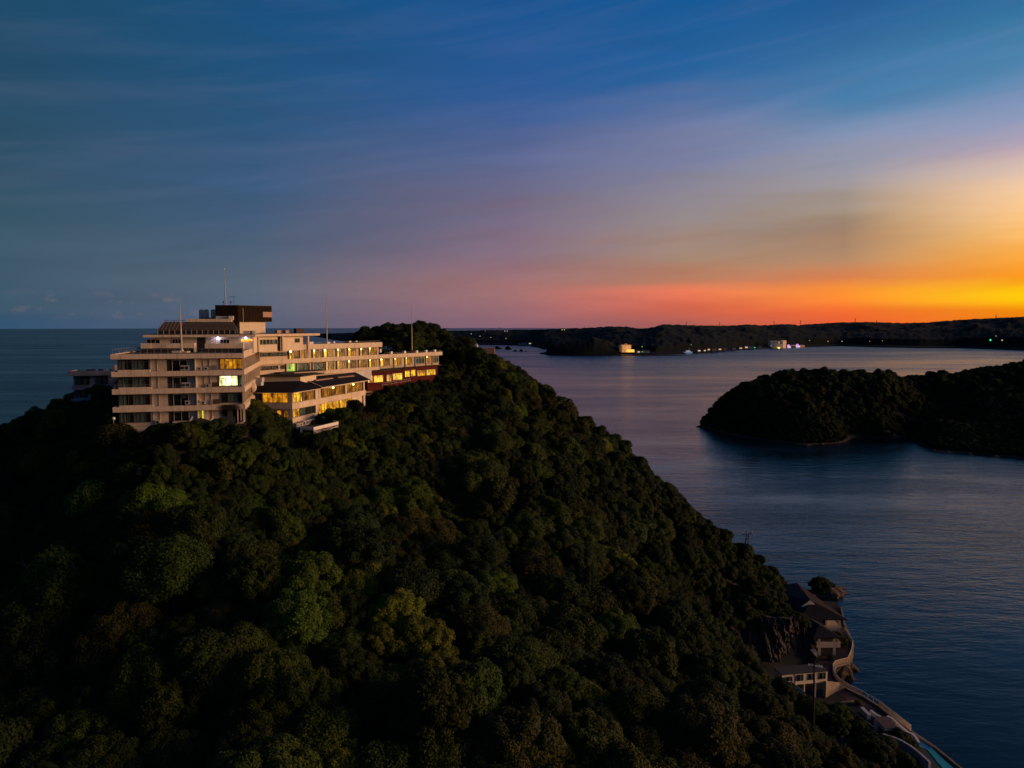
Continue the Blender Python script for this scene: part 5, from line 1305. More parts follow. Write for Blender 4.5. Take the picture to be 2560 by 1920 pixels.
# quay platform
edge = [(2105,1520),(2113,1560),(2135,1612),(2131,1640),(2122,1660),(2091,1668),(2086,1676),(2089,1692),(2102,1710),(2124,1726),(2160,1743),(2200,1768),(2279,1829),(2340,1870),(2420,1935),(2520,2010)]
qe = [G(u, v).xy for u, v in edge]; inner = [G(2480, 2180).xy, G(2250, 1990).xy, Vector((72, 135)), Vector((54, 152)), Vector((50, 178)), Vector((60, 200)), Vector((80, 225)), Vector((96, 240)), G(2090, 1505).xy]
mb = MB(); mb.prism(qe+inner, -4, GZ); o = mb.build('quay', M_gravel, None); setp(o, kind='structure')
mb = MB(); mb.wall(qe, -4, GZ+.35, -.5); o = mb.build('sea_wall', M_seaw, None, origin=(qe[6].x, qe[6].y, 0)); setp(o, 'weathered concrete sea wall holding up the curving shore promenade', 'sea wall')
# red-brown promenade strip
pr = [G(u, v).xy for u, v in [(2112,1560),(2126,1612),(2118,1646),(2076,1662),(2077,1692),(2098,1718),(2152,1748),(2192,1774)]]
prin = [G(u, v).xy for u, v in [(2160,1775),(2110,1745),(2062,1712),(2038,1675),(2040,1650),(2085,1632),(2098,1606),(2090,1570)]]
mb = MB(); mb.prism(pr+prin, GZ+.0, GZ+.05); o = mb.build('promenade', M_asph, None); setp(o, kind='structure')
def fence_run(px, h, label, panel=True, post_every=2.2, name='promenade_railing'):
    P_ = [G(u, v, GZ+.36) for u, v in px]; rt = empty(name, P_[0], label, 'railing')
    pm, rm, pn = MB(), MB(), MB(); k2 = 0
    for a, b in zip(P_[:-1], P_[1:]):
        n = max(1, round((b-a).length/post_every))
        for k in range(n+1 if b is P_[-1] else n):
            q = a+(b-a)*k/n; p1 = MB(); p1.tube(q, q+Vector((0, 0, h)), .06, .06, 4); p1.build('post', M_rail, rt)
        rm.tube(a+Vector((0, 0, h)), b+Vector((0, 0, h)), .06, .06, 4); rm.tube(a+Vector((0, 0, .12)), b+Vector((0, 0, .12)), .04, .04, 4)
        nb = int((b-a).length/.22)
        for k in range(nb if panel else 0): q = a+(b-a)*(k+.5)/nb; pn.tube(q+Vector((0, 0, .12)), q+Vector((0, 0, h)), .075, .075, 3, False)
    rm.build('rails', M_rail, rt)
    if panel: pn.build('balusters', M_rail, rt)
    return rt
fence_run([(2110,1578),(2132,1612),(2128,1636),(2119,1655),(2088,1663),(2082,1672),(2085,1690),(2098,1708),(2120,1722),(2157,1740)], 1.25, 'cream railing snaking along the promenade from the pavilions')
fence_run([(2157,1740),(2196,1764)], 1.2, 'open post railing between the two solid stretches of sea wall rail', False, 1.9)
fence_run([(2196,1764),(2240,1798),(2277,1827)], 1.35, 'straight cream railing on the sea wall above the dark basin')
# dark dock strip inside the lower railing
mb = MB(); mb.prism([G(u, v).xy for u, v in [(2185,1775),(2262,1830),(2232,1838),(2200,1812),(2170,1785)]], GZ+.004, GZ+.03); o = mb.build('tarmac_strip', M_dark, None); setp(o, kind='structure')
# --- two pavilions with hipped roofs
def hiproof(root, e, r, t=.22, m1=None, m2=None):
    """e: four eave corners, r: two ridge ends (order front->back)"""
    for nm, pts_, m_ in (('front_slope', [e[0], e[1], r[0]], m1), ('sea_slope', [e[1], e[2], r[1], r[0]], m2), ('back_slope', [e[2], e[3], r[1]], m1), ('hill_slope', [e[3], e[0], r[0], r[1]], m1)):
        mb = MB(); slabroof(mb, pts_, t); mb.build(nm, m_, root)
def V3(p, z=None): return Vector((p[0], p[1], p[2] if z is None else z))
P1 = empty('shore_pavilion', (93, 226, GZ), 'larger shore pavilion with sweeping brown hipped roof over the bay', 'pavilion')
D1 = 212
eR, eL = PY(2119, 1549, D1), PY(2003, 1549, D1); ze1 = eR.z; eL.z = ze1
bkv = Vector((-3.5, 26, 0))
rF = PY(2046, 1520, D1+6); apex = PY(1990, 1462, D1+24)
rzz = rF.z+2.2
rF = PY(2026, 1500, D1+7); rB = PY(1992, 1468, D1+22)
rF.z = max(rF.z, ze1+3); rB.z = rF.z+.0
hiproof(P1, [eL, eR, eR+bkv, eL+bkv], [rF, rB], m1=M_tile2, m2=M_tile)
ga, gb = PY(2003, 1517, D1+5.2), PY(2046, 1518, D1+5.2); gt = PY(2026, 1502, D1+5.6)
mb = MB(); mb.hexa([ga, gb, gb+Vector((0, .4, 0)), ga+Vector((0, .4, 0)), gt-Vector((.1, 0, 0)), gt+Vector((.1, 0, 0)), gt+Vector((.1, .4, 0)), gt+Vector((-.1, .4, 0))]); mb.build('gable', M_cream, P1)
w0, w1 = eL+Vector((1, 1.5, 0)), eR+Vector((-3.0, 1.5, 0))
mb = MB(); mb.prism([w0.xy, w1.xy-Vector((2.5, 0)), (w1+bkv*.85).xy-Vector((2.5, 0)), (w0+bkv*.85).xy], -1, ze1-.25); mb.build('wall', M_wall, P1)
zfl = PY(2100, 1568, D1+1).z
mb = MB(); mb.prism([(w1.x-4, w1.y-.2), (eR.x-1.2, w1.y-.2), (eR.x-1.2, w1.y+20), (w1.x-4, w1.y+20)], zfl-.3, zfl); mb.build('balcony_slab', M_conc, P1)
mb = MB(); mb.wall([(w1.x-4, w1.y-.25), (eR.x-1.15, w1.y-.25), (eR.x-1.15, w1.y+20)], zfl-1.3, zfl-.305, .15); mb.build('balcony_band', M_conc, P1)
for k in range(5):
    q = Vector((eR.x-1.6, w1.y+.3+k*4.6, 0)); mb = MB(); mb.box((q.x-.25, q.y-.25, -1), (q.x+.25, q.y+.25, ze1-.3)); mb.build('column', M_conc, P1)
FPV = Face(w0.xy, (w1.x-2.5, w1.y)); window(FPV, P1, FPV.L-2.7, FPV.L-.5, zfl+.4, ze1-.7, M_dark, 2, None, [(0, .5, M_curt)], M_framel)
railing('railing', [Vector((w1.x-3.8, w1.y-.1, zfl)), Vector((eR.x-1.3, w1.y-.1, zfl)), Vector((eR.x-1.3, w1.y+19, zfl))], 1.0, root=P1, matl=M_framel, step=1.4)
P2 = empty('shore_pavilion', (86, 208, GZ), 'smaller two-storey shore pavilion with open ground floor and terrace band', 'pavilion')
D2 = 197.5
e2R, e2L = PY(2105, 1595, D2), PY(2034, 1595, D2); ze2 = e2R.z; e2L.z = ze2
bk2 = Vector((-2, 11, 0)); r2F = PY(2048, 1570, D2+5); r2B = r2F+Vector((-1.2, 5, 0)); r2F.z = max(r2F.z, ze2+1.8); r2B.z = r2F.z
hiproof(P2, [e2L, e2R, e2R+bk2, e2L+bk2], [r2F, r2B], m1=M_tile2, m2=M_tile)
zt2, zb2 = PY(2080, 1605, D2).z, PY(2080, 1619, D2).z
xl, xr = PY(2042, 1612, D2).x, PY(2101, 1612, D2).x
mb = MB(); mb.wall([(xl, D2+9), (xl, D2), (xr, D2), (xr, D2+9)], zb2, zt2, .2); mb.build('terrace_band', M_conc, P2)
mb = MB(); mb.box((xl+.22, D2+.22, zb2), (xr-.22, D2+9, zb2+.3)); mb.build('floor_slab', M_flat, P2)
for k, (u, yy) in enumerate(((2049.5, .25), (2087, .25), (2075, 6), (2049.5, 8.5))):
    x_ = PY(u, 1630, D2).x; mb = MB(); mb.box((x_-.35, D2+yy, GZ), (x_+.35, D2+yy+.6, zb2-.003)); mb.box((x_-.35, D2+yy+.3, zb2+.303), (x_+.35, D2+yy+.8, ze2-.25)); mb.build('column', M_conc, P2)
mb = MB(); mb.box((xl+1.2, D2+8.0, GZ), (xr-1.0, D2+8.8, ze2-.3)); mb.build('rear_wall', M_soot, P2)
railing('railing', [Vector((xl+.3, D2+.1, zt2)), Vector((xr-.1, D2+.1, zt2))], .7, root=P2, matl=M_framel, step=1.5)
# small lit gable against the cliff
mb = MB(); a, b, c = PY(2032, 1632, 194), PY(2043, 1630, 194), PY(2042.5, 1643, 194); mb.hexa([c, c+Vector((.1, 0, 0)), c+Vector((.1, 2, 0)), c+Vector((0, 2, 0)), a, b, b+Vector((0, 2, 0)), a+Vector((0, 2, 0))])
o = mb.build('stair_hood', M_cream, None, origin=c); setp(o, 'small cream stair hood between cliff and smaller pavilion', 'shelter')
# --- white office block with four windows
OF = empty('shore_office', (68, 186, GZ), 'cream upper-storey block with four dark windows on slim columns', 'building')
Dw = 175; oa, ob = PY(1955, 1700, Dw-2), PY(2068.5, 1690, Dw); FO = Face(oa.xy, ob.xy)
zot, zob = FO.z(2068, 1678), FO.z(2068, 1705)
mb = MB(); FO.box(mb, 0, FO.L, zob, zot, -3.6, 0); mb.build('wall', mat('pale_cream_paint', (.82, .70, .50), .8, (.72, .60, .42), .8, streak=.25), OF)
mb = MB(); FO.box(mb, -.2, FO.L+.15, zot+.003, zot+.22, -3.8, .2); mb.build('flat_roof', M_soot, OF)
for (u0, u1, v0, v1) in ((1964, 1980, 1692, 1703), (1991.5, 2007.5, 1687, 1701), (2020, 2034, 1684.5, 1698.5), (2047, 2063, 1682, 1696.5)):
    window(FO, OF, FO.s(u0, 1692), FO.s(u1, 1692), FO.z((u0+u1)/2, v1), FO.z((u0+u1)/2, v0), M_dark, 2, None, [(.5, .95, M_curt)], M_frame)
for u in (1985, 2013, 2041, 2064): 
    mb = MB(); s_ = FO.s(u, 1700); FO.box(mb, s_-.15, s_+.15, GZ, zob-.003, -.6, -.2); mb.build('column', M_conc, OF)
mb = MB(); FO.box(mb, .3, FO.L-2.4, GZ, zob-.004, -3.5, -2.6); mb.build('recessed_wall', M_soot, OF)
mb = MB(); q = FO.s(1985, 1690); mb.path([FO.P3(q, .08, zot-.1), FO.P3(q+.3, .08, zot-.5), FO.P3(q+.3, .08, GZ)], .06); mb.build('drain_pipe', M_darkm, OF)
# ramp wall to the right
rw = [G(2062, 1735), G(2068, 1728), G(2112, 1723)]
mb = MB(); a, b, c = Vector((ob.x-.5, ob.y-.6, 0)), G(2098, 1726), G(2113, 1722)
zz = FO.z(2068, 1703)
pts_ = [(a.x, a.y), (b.x, b.y), (c.x, c.y)]; mb.wall(pts_, GZ+.05, [PY(2070, 1703, a.y).z, PY(2092, 1707, b.y).z, PY(2110, 1716, c.y).z], .3); o = mb.build('ramp_wall', M_seaw, None, origin=(a.x, a.y, GZ)); setp(o, 'pale sloping ramp wall beside the cream office block', 'wall')
# white stair on the left of the office
s_a, s_b = PY(1975, 1706, 170), PY(2009, 1733, 167)
rt = empty('white_stair', s_b, 'white outdoor stair descending in front of the cream office block', 'stairs')
for k in range(9):
    p = s_a.lerp(s_b, (k+.5)/9); mb = MB(); mb.box((p.x-.35, p.y-.9, p.z-.25), (p.x+.35, p.y+.9, p.z)); mb.build('step', M_white, rt)
mb = MB(); mb.hexa([s_a+Vector((0, -1.0, -.3)), s_b+Vector((0, -1.0, -.3)), s_b+Vector((0, -.92, -.3)), s_a+Vector((0, -.92, -.3)), s_a+Vector((0, -1.0, .7)), s_b+Vector((0, -1.0, .7)), s_b+Vector((0, -.92, .7)), s_a+Vector((0, -.92, .7))]); mb.build('balustrade', M_white, rt)
# --- utility pole
pt, pb_ = PY(2036, 1648, 147), PY(2035, 1800, 147)
rt = empty('utility_pole', pb_, 'dark utility pole with one crossarm in front of the office block', 'pole'); mb = MB(); mb.tube(pb_-Vector((0, 0, 6)), pt, .26, .17, 8); mb.build('pole', M_darkm, rt)
mb = MB(); zc_ = PY(2036, 1665, 147).z; xa, xb = PY(2021, 1662, 147), PY(2054, 1668, 147); mb.tube(xa, xb, .10, .10, 5); mb.tube(xa+Vector((.1, .35, 0)), xb+Vector((0, .35, 0)), .08, .08, 5)
mb.build('crossarm', mat('pale_blue_steel', (.35, .40, .46), .5), rt)
for p in (xa, xb, xa.lerp(xb, .25), xa.lerp(xb, .8)):
    mb = MB(); mb.tube(p-Vector((0, 0, .12)), p+Vector((0, 0, .38)), .13, .08, 6); mb.build('insulator', M_white, rt)
mb = MB(); mb.tube(pt-Vector((0, 0, .2)), pt+Vector((.5, 0, .5)), .18, .2, 6); mb.build('lamp_head', M_darkm, rt)
# --- pylon frame on the crest
pc_ = PY(1866, 1375, 243); rt = empty('timber_pylon', pc_, 'dark twin-pole wire frame standing against the bay on the right crest', 'pylon'); mb = MB()
pa_, pb2, ta, tb = PY(1857, 1372, 243), PY(1870, 1372, 243), PY(1866, 1336, 243), PY(1871, 1334, 243)
mb.tube(pa_-Vector((0, 0, 8)), ta, .20, .14, 6); mb.tube(pb2-Vector((0, 0, 8)), tb, .20, .14, 6); mb.build('poles', M_darkm, rt)
mb = MB(); mb.tube(PY(1854, 1336, 243), PY(1883, 1334, 243), .13, .13, 5); mb.tube(pa_+Vector((.5, 0, 2)), pb2+Vector((0, 0, 4)), .09, .09, 4); mb.build('crossarm', M_darkm, rt)
for k in range(3): mb = MB(); q = PY(1857+k*12, 1334, 243); mb.tube(q, q+Vector((0, 0, .7)), .12, .08, 5); mb.build('insulator', M_grey, rt)
# --- yard things
def slab_px(name, px, z, h, m_, label=None, cat=None, kind=None):
    mb = MB(); P_ = [G(u, v, z) for u, v in px]; mb.prism([p.xy for p in P_], z, z+h); c = sum((p for p in P_), Vector((0, 0, 0)))/len(P_)
    o = mb.build(name, m_, None, origin=(c.x, c.y, z)); setp(o, label, cat, None, kind); return o
slab_px('kerb', [(2099,1757.5),(2134,1753),(2134.5,1755),(2100,1760)], GZ+.003, .35, M_seaw, 'short pale concrete kerb lying on the yard', 'kerb')
slab_px('yard_apron', [(2105,1788),(2138,1785),(2190,1822),(2200,1838),(2180,1842),(2150,1842),(2120,1820)], GZ+.003, .012, mat('brown_court', (.055, .038, .026), .95, (.035, .026, .018), .5), kind='structure')
mb = MB(); mb.wall([G(2104, 1789).xy, G(2137, 1785.5).xy, G(2186, 1824).xy], GZ, GZ+.4, .2); o = mb.build('edging_wall', M_seaw, None, origin=G(2137, 1786)); setp(o, 'thin pale edging wall around the brown yard', 'wall')
def boxthing(name, u, v, l_, w_, h_, dirv, m_, label, cat):
    p = G(u, v); d_ = Vector(dirv).normalized(); n_ = Vector((-d_.y, d_.x)); q = [p.xy, p.xy+d_*l_, p.xy+d_*l_+n_*w_, p.xy+n_*w_]
    mb = MB(); mb.prism(q, GZ+.002, GZ+h_); o = mb.build(name, m_, None, origin=p); setp(o, label, cat); return o, q
sd = (G(2283, 1850).xy-G(2205, 1790).xy)
boxthing('white_trailer', 2168.5, 1800, .9, 3.4, 1.3, (1, .05), M_ac, 'small pale boat-shaped box parked on the yard behind the shed', 'trailer')
# shed
SH = empty('shed', G(2200, 1840), 'small white shed with brown roof on the waterfront yard', 'shed')
sa, sb, sc = PY(2184, 1832, 159.6), PY(2211, 1851, 155.4), PY(2242.5, 1851, 155.6)
zs0, zs1 = GZ, PY(2211, 1824, 155.4).z+.1
sd_ = Vector((sa.x+sc.x-sb.x, sa.y+sc.y-sb.y))
mb = MB(); mb.prism([sa.xy, sb.xy, sc.xy, sd_], zs0-2, zs1); mb.build('wall', M_white, SH)
mb = MB(); cen = (sa.xy+sc.xy)/2; rp = [cen+(p-cen)*1.06 for p in (sa.xy, sb.xy, sc.xy, sd_)]
hi = zs1+.35; slabroof(mb, [(*rp[0], zs1+.45), (*rp[1], zs1+.2), (*rp[2], zs1+.2), (*rp[3], zs1+.45)], .16); mb.build('roof', mat('rusty_brown_roof', (.10, .045, .035), .7, (.07, .035, .03), 1), SH)
FSH = Face(sa.xy, sb.xy); mb = MB(); FSH.box(mb, FSH.L*.42, FSH.L*.85, zs0, zs1-.6, .01, .04); mb.build('door', M_soot, SH)
# curved white wall with blue channel and turquoise pool
cw = [(2170,1786),(2186,1798),(2198,1804)]
def ribbon_wall(name, px, h, t, m_, label, cat, taper=None):
    P_ = [G(u, v, GZ) for u, v in px]
    # smooth
    Q_ = []
    for i in range(len(P_)-1):
        p0, p1, p2, p3 = P_[max(0, i-1)], P_[i], P_[i+1], P_[min(len(P_)-1, i+2)]
        for k in range(6):
            s_ = k/6; Q_.append(.5*((2*p1)+(p2-p0)*s_+(2*p0-5*p1+4*p2-p3)*s_*s_+(3*p1-p0-3*p2+p3)*s_**3))
    Q_.append(P_[-1]); mb = MB(); mb.wall([q.xy for q in Q_], GZ, GZ+h, t); o = mb.build(name, m_, None, origin=P_[0]); setp(o, label, cat); return o
ribbon_wall('white_wall', [(2174,1786),(2186,1796),(2199,1803)], 1.1, .55, M_white, 'short white wall behind the brown-roofed shed', 'wall')
ribbon_wall('curved_white_wall', [(2216,1806),(2228,1812),(2250,1832),(2268,1847),(2280,1852),(2290,1866),(2292,1872)], 1.5, .55, M_white, 'curving white wall sweeping past the shed to the pool', 'wall')
slab_px('blue_channel', [(2252,1826),(2262,1825),(2285,1842),(2330,1870),(2319,1876),(2300,1868),(2288,1858),(2268,1843)], GZ+.003, .06, M_blue, kind='structure')
slab_px('pool', [(2318,1874),(2330,1870),(2352,1893),(2400,1935),(2470,1990),(2430,2000),(2380,1945),(2345,1908)], GZ+.02, .10, M_cyan, 'turquoise pool strip at the bottom right corner', 'pool')
slab_px('green_apron', [(2300,1872),(2318,1877),(2345,1910),(2385,1955),(2400,1990),(2350,1960),(2310,1900),(2290,1880)], GZ+.003, .03, M_green2, kind='structure')
slab_px('green_apron', [(2334,1872),(2345,1880),(2420,1940),(2500,2000),(2475,1990),(2404,1934),(2356,1892)], GZ+.003, .03, M_green2, kind='structure')
# white retaining wall glimpsed through branches
ribbon_wall('retaining_wall', [(2205,1868),(2240,1880),(2262,1892),(2285,1908),(2320,1940)], 3.0, .5, mat('mottled_white_render', (.50, .47, .50), .85, (.25, .22, .24), 1.2), 'mottled white retaining wall glimpsed behind bare branches', 'wall')
# bare tree in front of it
bt = G(2236, 1905, 4); rt = empty('bare_tree', bt, 'leafless forked tree in front of the mottled white wall', 'tree'); mb = MB()
mb.tube(bt-Vector((0, 0, 2)), bt+Vector((0, 0, 2.2)), .25, .16, 6)
for k in range(9):
    a_ = random.uniform(0, 6.28); e_ = bt+Vector((math.cos(a_)*1.6, math.sin(a_)*.8, random.uniform(3.6, 5.2))); mb.tube(bt+Vector((0, 0, random.uniform(.8, 2.2))), e_, .10, .03, 4)
mb.build('branches', M_bark, rt)
# shrubs and trees along the yard edge
def shrub(u, v, z, r_, mi, key, label, cat='shrub', name='shrub', D=None):
    p = PY(u, v, D) if D else G(u, v, z); rt = empty(name, p, label, cat); c = bpy.data.objects.new('crown', crown_mesh(mi, key)); COL.objects.link(c); c.parent = rt
    c.location = (0, 0, r_*.45); c.scale = (r_, r_, r_); c.rotation_euler = (0, 0, random.uniform(0, 6)); t = bpy.data.objects.new('trunk', TRK[0]); COL.objects.link(t); t.parent = rt; t.scale = (r_*.8, r_*.8, r_*.7); t.location = (0, 0, r_*.45)
for (u, v, z, r_, mi, key, lb) in [(2146,1762,GZ,.8,3,'yellow','small yellow-green shrub beside the open railing'),(2118,1782,GZ,1.0,4,'green','low green shrub at the head of the brown yard'),(2107,1797,GZ,1.2,4,'dark','dark shrub left of the brown yard'),
   (2126,1820,GZ,2.4,3,'deep','dark round tree at the left edge of the brown yard'),(2150,1838,GZ,2.4,3,'dark','dark round tree between the brown yard and the shed'),(2225,1858,GZ,2.6,5,'dark','dark flat bush right in front of the shed'),(2248,1862,GZ,2.4,3,'deep','blackish bush right of the shed below the curved wall'),
   (2188,1866,GZ,2.8,5,'dark','dark spreading bush left of the shed'),(2275,1884,GZ,2.0,3,'dark','dark bush below the end of the curved white wall'),(2208,1895,GZ,3.4,2,'deep','large blackish tree at the bottom edge below the shed'),(2180,1915,8,4.2,1,'deep','large blackish tree at the bottom edge left of the bare tree'),
   (2268,1925,GZ,2.2,3,'olive','olive bush below the mottled white wall'),(2090,1598,GZ,1.6,3,'deep','dark bush beside the smaller pavilion roof'),(2100,1612,GZ,1.8,4,'dark','dark green bush between pavilion and promenade'),(2076,1650,GZ,.9,7,'russet','low reddish shrub by the pavilion columns'),
   (2010,1775,6,2.4,3,'dark','dark tree under the office block, beside the utility pole'),(2064,1788,5,2.0,2,'deep','blackish tree right of the utility pole'),(2096,1800,5,2.6,3,'dark','dark tree right of centre below the office block'),(1955,1745,10,3.0,3,'deep','blackish tree left of the white stair'),(2030,1800,9,3.4,2,'dark','dark domed tree at the foot of the utility pole'),(2080,1835,8,3.6,1,'deep','large dark tree below the brown yard')]:
    shrub(u, v, z, r_, mi, key, lb, 'tree' if 'tree' in lb else 'shrub', 'shrub' if 'tree' not in lb else 'broadleaf_tree')
# --- cliff of bare rock under the trees
def cliff():
    V, F = [], []; top = [(1830,1548),(1880,1535),(1940,1545),(1990,1540),(2020,1570),(2036,1610)]; bot = [(1800,1600),(1860,1650),(1920,1690),(1960,1690),(2010,1680),(2040,1655)]
    nu, nv = 130, 60
    for j in range(nv):
        for i in range(nu):
            a = i/(nu-1)*5; k = min(4, int(a)); f = a-k
            tu, tv = [top[k][q]*(1-f)+top[k+1][q]*f for q in (0, 1)]; bu, bv = [bot[k][q]*(1-f)+bot[k+1][q]*f for q in (0, 1)]
            t = j/(nv-1); p = PY(tu*(1-t)+bu*t, tv*(1-t)+bv*t, 201-9*t+1.5*math.sin(a*2.2))
            n = mnoise.fractal(Vector((p.x*.35, 1, p.z*.10)), .8, 2.1, 5)*1.8+mnoise.noise(Vector((p.x*.9, 5, p.z*.25)))*.9+mnoise.fractal(Vector((p.x*1.6, 2, p.z*.8)), .7, 2.2, 4)*.7
            p.y += n; V.append(tuple(p))
    for j in range(nv-1):
        for i in range(nu-1): a = j*nu+i; F.append((a, a+1, a+nu+1, a+nu))
    # thickness behind
    base = len(V); V2 = [(x, y+3.5, z-.5) for x, y, z in V]; V += V2; ring = [i for i in range(nu)]+[j*nu+nu-1 for j in range(1, nv)]+[(nv-1)*nu+i for i in range(nu-2, -1, -1)]+[j*nu for j in range(nv-2, 0, -1)]
    for a, b in zip(ring, ring[1:]+ring[:1]): F.append((a, b, b+base, a+base))
    me = bpy.data.meshes.new('cliff'); me.from_pydata(V, [], F); me.update(); me.materials.append(M_rock); o = bpy.data.objects.new('cliff', me); COL.objects.link(o); setp(o, kind='structure')
cliff()
for k in range(26):
    t_ = k/25; u_ = 1828+208*t_; v_ = np.interp(u_, [1830,1880,1940,1990,2020,2036], [1548,1535,1545,1540,1570,1610]); p_ = PY(u_, v_, 202+random.uniform(-.5, 3.5)); r_ = random.uniform(1.2, 2.0)
    rt = empty('cliff_shrub', p_-Vector((0, 0, .8)), 'dark shrub overhanging the top edge of the bare cliff', 'shrub', 'shrubs along the cliff top')
    c_ = bpy.data.objects.new('crown', crown_mesh(random.choice([3, 4, 7]), random.choice(['dark', 'deep']))); COL.objects.link(c_); c_.parent = rt; c_.location = (0, 0, .7); c_.scale = (r_, r_, r_)
# --- rock islet with windswept pine and a small red shrine
def rocklump(name, c, rx, ry, h, seed, matl, label, cat, seg=28, rings=9, group=None):
    mb = MB(); n0 = Vector((seed*3.1, 0, 0)); c = Vector(c)
    for i in range(rings):
        t = i/(rings-1); rr = (1-t**1.6)
        for k in range(seg):
            a = 2*math.pi*k/seg; q = Vector((math.cos(a)*rr, math.sin(a)*rr, t)); n = 1+.45*mnoise.fractal(q*1.9+n0, .8, 2, 4)
            mb.v.append((c.x+q.x*rx*n, c.y+q.y*ry*n, c.z-1.2+(h+1.2)*t*(.8+.4*n*t)))
    for i in range(rings-1):
        for k in range(seg): j = (k+1) % seg; a = i*seg; mb.f.append((a+k, a+j, a+seg+j, a+seg+k))
    mb.f.append(tuple(range((rings-1)*seg, rings*seg)))
    o = mb.build(name, matl, None, origin=c); setp(o, label, cat, group); return o
ic = PZ(2066, 1484, 0); rocklump('rock_islet', ic, 8.5, 5.5, 3.2, 2, M_shore, 'small dark rock islet with windswept trees off the pavilions', 'islet')
rocklump('shore_rock', PZ(2088, 1482, 0), 5.0, 2.6, 1.6, 5, M_shore, 'low tan rock ledge at the right end of the islet', 'rock'); rocklump('shore_rock', PZ(2096, 1471, 0), 5.5, 1.3, .7, 8, M_shore, 'flat dark rock spit trailing right from the islet', 'rock')
for k, (u, v, z, r_, mi, key, lb) in enumerate([(2038,1470,4.5,2.6,5,'dark','flat pine on the left side of the rock islet'),(2052,1463,5.4,2.8,5,'olive','tallest windswept pine on the rock islet'),(2068,1470,4.2,2.4,5,'dark','dark pine on the right side of the rock islet'),(2050,1480,2.4,2.4,3,'deep','blackish bush at the water edge of the rock islet'),(2062,1478,2.8,2.0,3,'dark','dark bush at the centre of the rock islet')]):
    shrub(u, v, z, r_, mi, key, lb, 'tree', 'islet_pine')
shp = PZ(2046, 1466, 2.5); rt = empty('shrine', shp, 'tiny red shrine among the pines on the rock islet', 'shrine'); mb = MB(); mb.box((shp.x-.9, shp.y-2.6, shp.z), (shp.x+.9, shp.y-1.2, shp.z+1.8)); mb.build('wall', mat('vermilion', (.35, .02, .012), .6), rt)
mb = MB(); mb.hexa([(shp.x-1.3, shp.y-3, shp.z+1.803), (shp.x+1.3, shp.y-3, shp.z+1.803), (shp.x+1.3, shp.y-.9, shp.z+1.803), (shp.x-1.3, shp.y-.9, shp.z+1.803), (shp.x-1.1, shp.y-2, shp.z+2.9), (shp.x+1.1, shp.y-2, shp.z+2.9), (shp.x+1.1, shp.y-1.9, shp.z+2.9), (shp.x-1.1, shp.y-1.9, shp.z+2.9)]); mb.build('roof', M_soot, rt)
rocklump('shore_rock', PZ(2108, 1690, 0), 4.5, 3.2, 2.4, 11, M_rock, 'dark boulder heap under the bend of the promenade', 'rock')
rocklump('shore_rock', PZ(2120, 1672, 0), 3.2, 2.4, 2.2, 14, M_rock, 'brown rock at the outer foot of the promenade bend', 'rock')
# ================================================================== far shore: hotels, harbour, lights, masts, rocks
def farP(u, v, z0=1.0):  # point at the water's edge of the far shore
    D = 95*FPX/max(float(np.interp(u, *zip(*coast)))-810, 6)*0.985-14; q = PY(u, v, D); return Vector((q.x, D, max(z0, q.z)))
def onland(u, v):
    d = ray(u, v).normalized(); h = FARBVH.ray_cast(Vector((0, 0, CAMZ)), d, 20000)[0]
    return (h-d*6) if h is not None else PY(u, v, 3000)
# lit cream hotel
def lit_mat(name, c, s, wins=0):
    m = bpy.data.materials.new(name); m.use_nodes = True; b = m.node_tree.nodes['Principled BSDF']; b.inputs['Base Color'].default_value = (*[x*.5 for x in c], 1)
    b.inputs['Emission Color'].default_value = (*c, 1); b.inputs['Emission Strength'].default_value = s; return m
E_flo = lit_mat('floodlight_glow_orange', (1.0, .42, .12), .40); E_flo2 = lit_mat('floodlight_glow_dim', (.9, .42, .16), .22); E_win2 = lit_mat('far_window_light', (1.0, .72, .35), .9)  # floodlight on the walls is put in as their own emission
M_farw = mat('far_cream_wall', (.55, .48, .40), .85)
p = farP(1565, 881, 2); k_ = p.y/FPX
def fbox(mb, u0, u1, v0, v1, D, dep): 
    a, b = PY(u0, v1, D), PY(u1, v0, D); mb.box((a.x, D, a.z), (b.x, D+dep, b.z))
FH = empty('far_hotel', p, 'floodlit orange block hotel on the far shore beside the dark headland', 'hotel'); Dp = p.y
mb = MB(); fbox(mb, 1556, 1578, 862.5, 881, Dp, 30); mb.build('front_block', E_flo, FH)
mb = MB(); fbox(mb, 1548, 1556.5, 863.5, 880, Dp+14, 30); mb.build('side_block', M_farw, FH)
mb = MB(); fbox(mb, 1563, 1568, 859.5, 862.4, Dp+5, 14); mb.build('roof_tower', E_flo2, FH)
for r_ in range(5):
    for c_ in range(7):
        if random.random() < .5:
            mb = MB(); u_ = 1557.5+c_*2.9; v_ = 865+r_*3.1; fbox(mb, u_, u_+1.4, v_, v_+1.1, Dp-.3, .25); mb.build('window', E_win2, FH)
mb = MB(); fbox(mb, 1568, 1586, 874, 880.5, Dp-20, 12); mb.build('lit_terrace', lit_mat('terrace_light', (1.0, .55, .08), 1.3), FH)
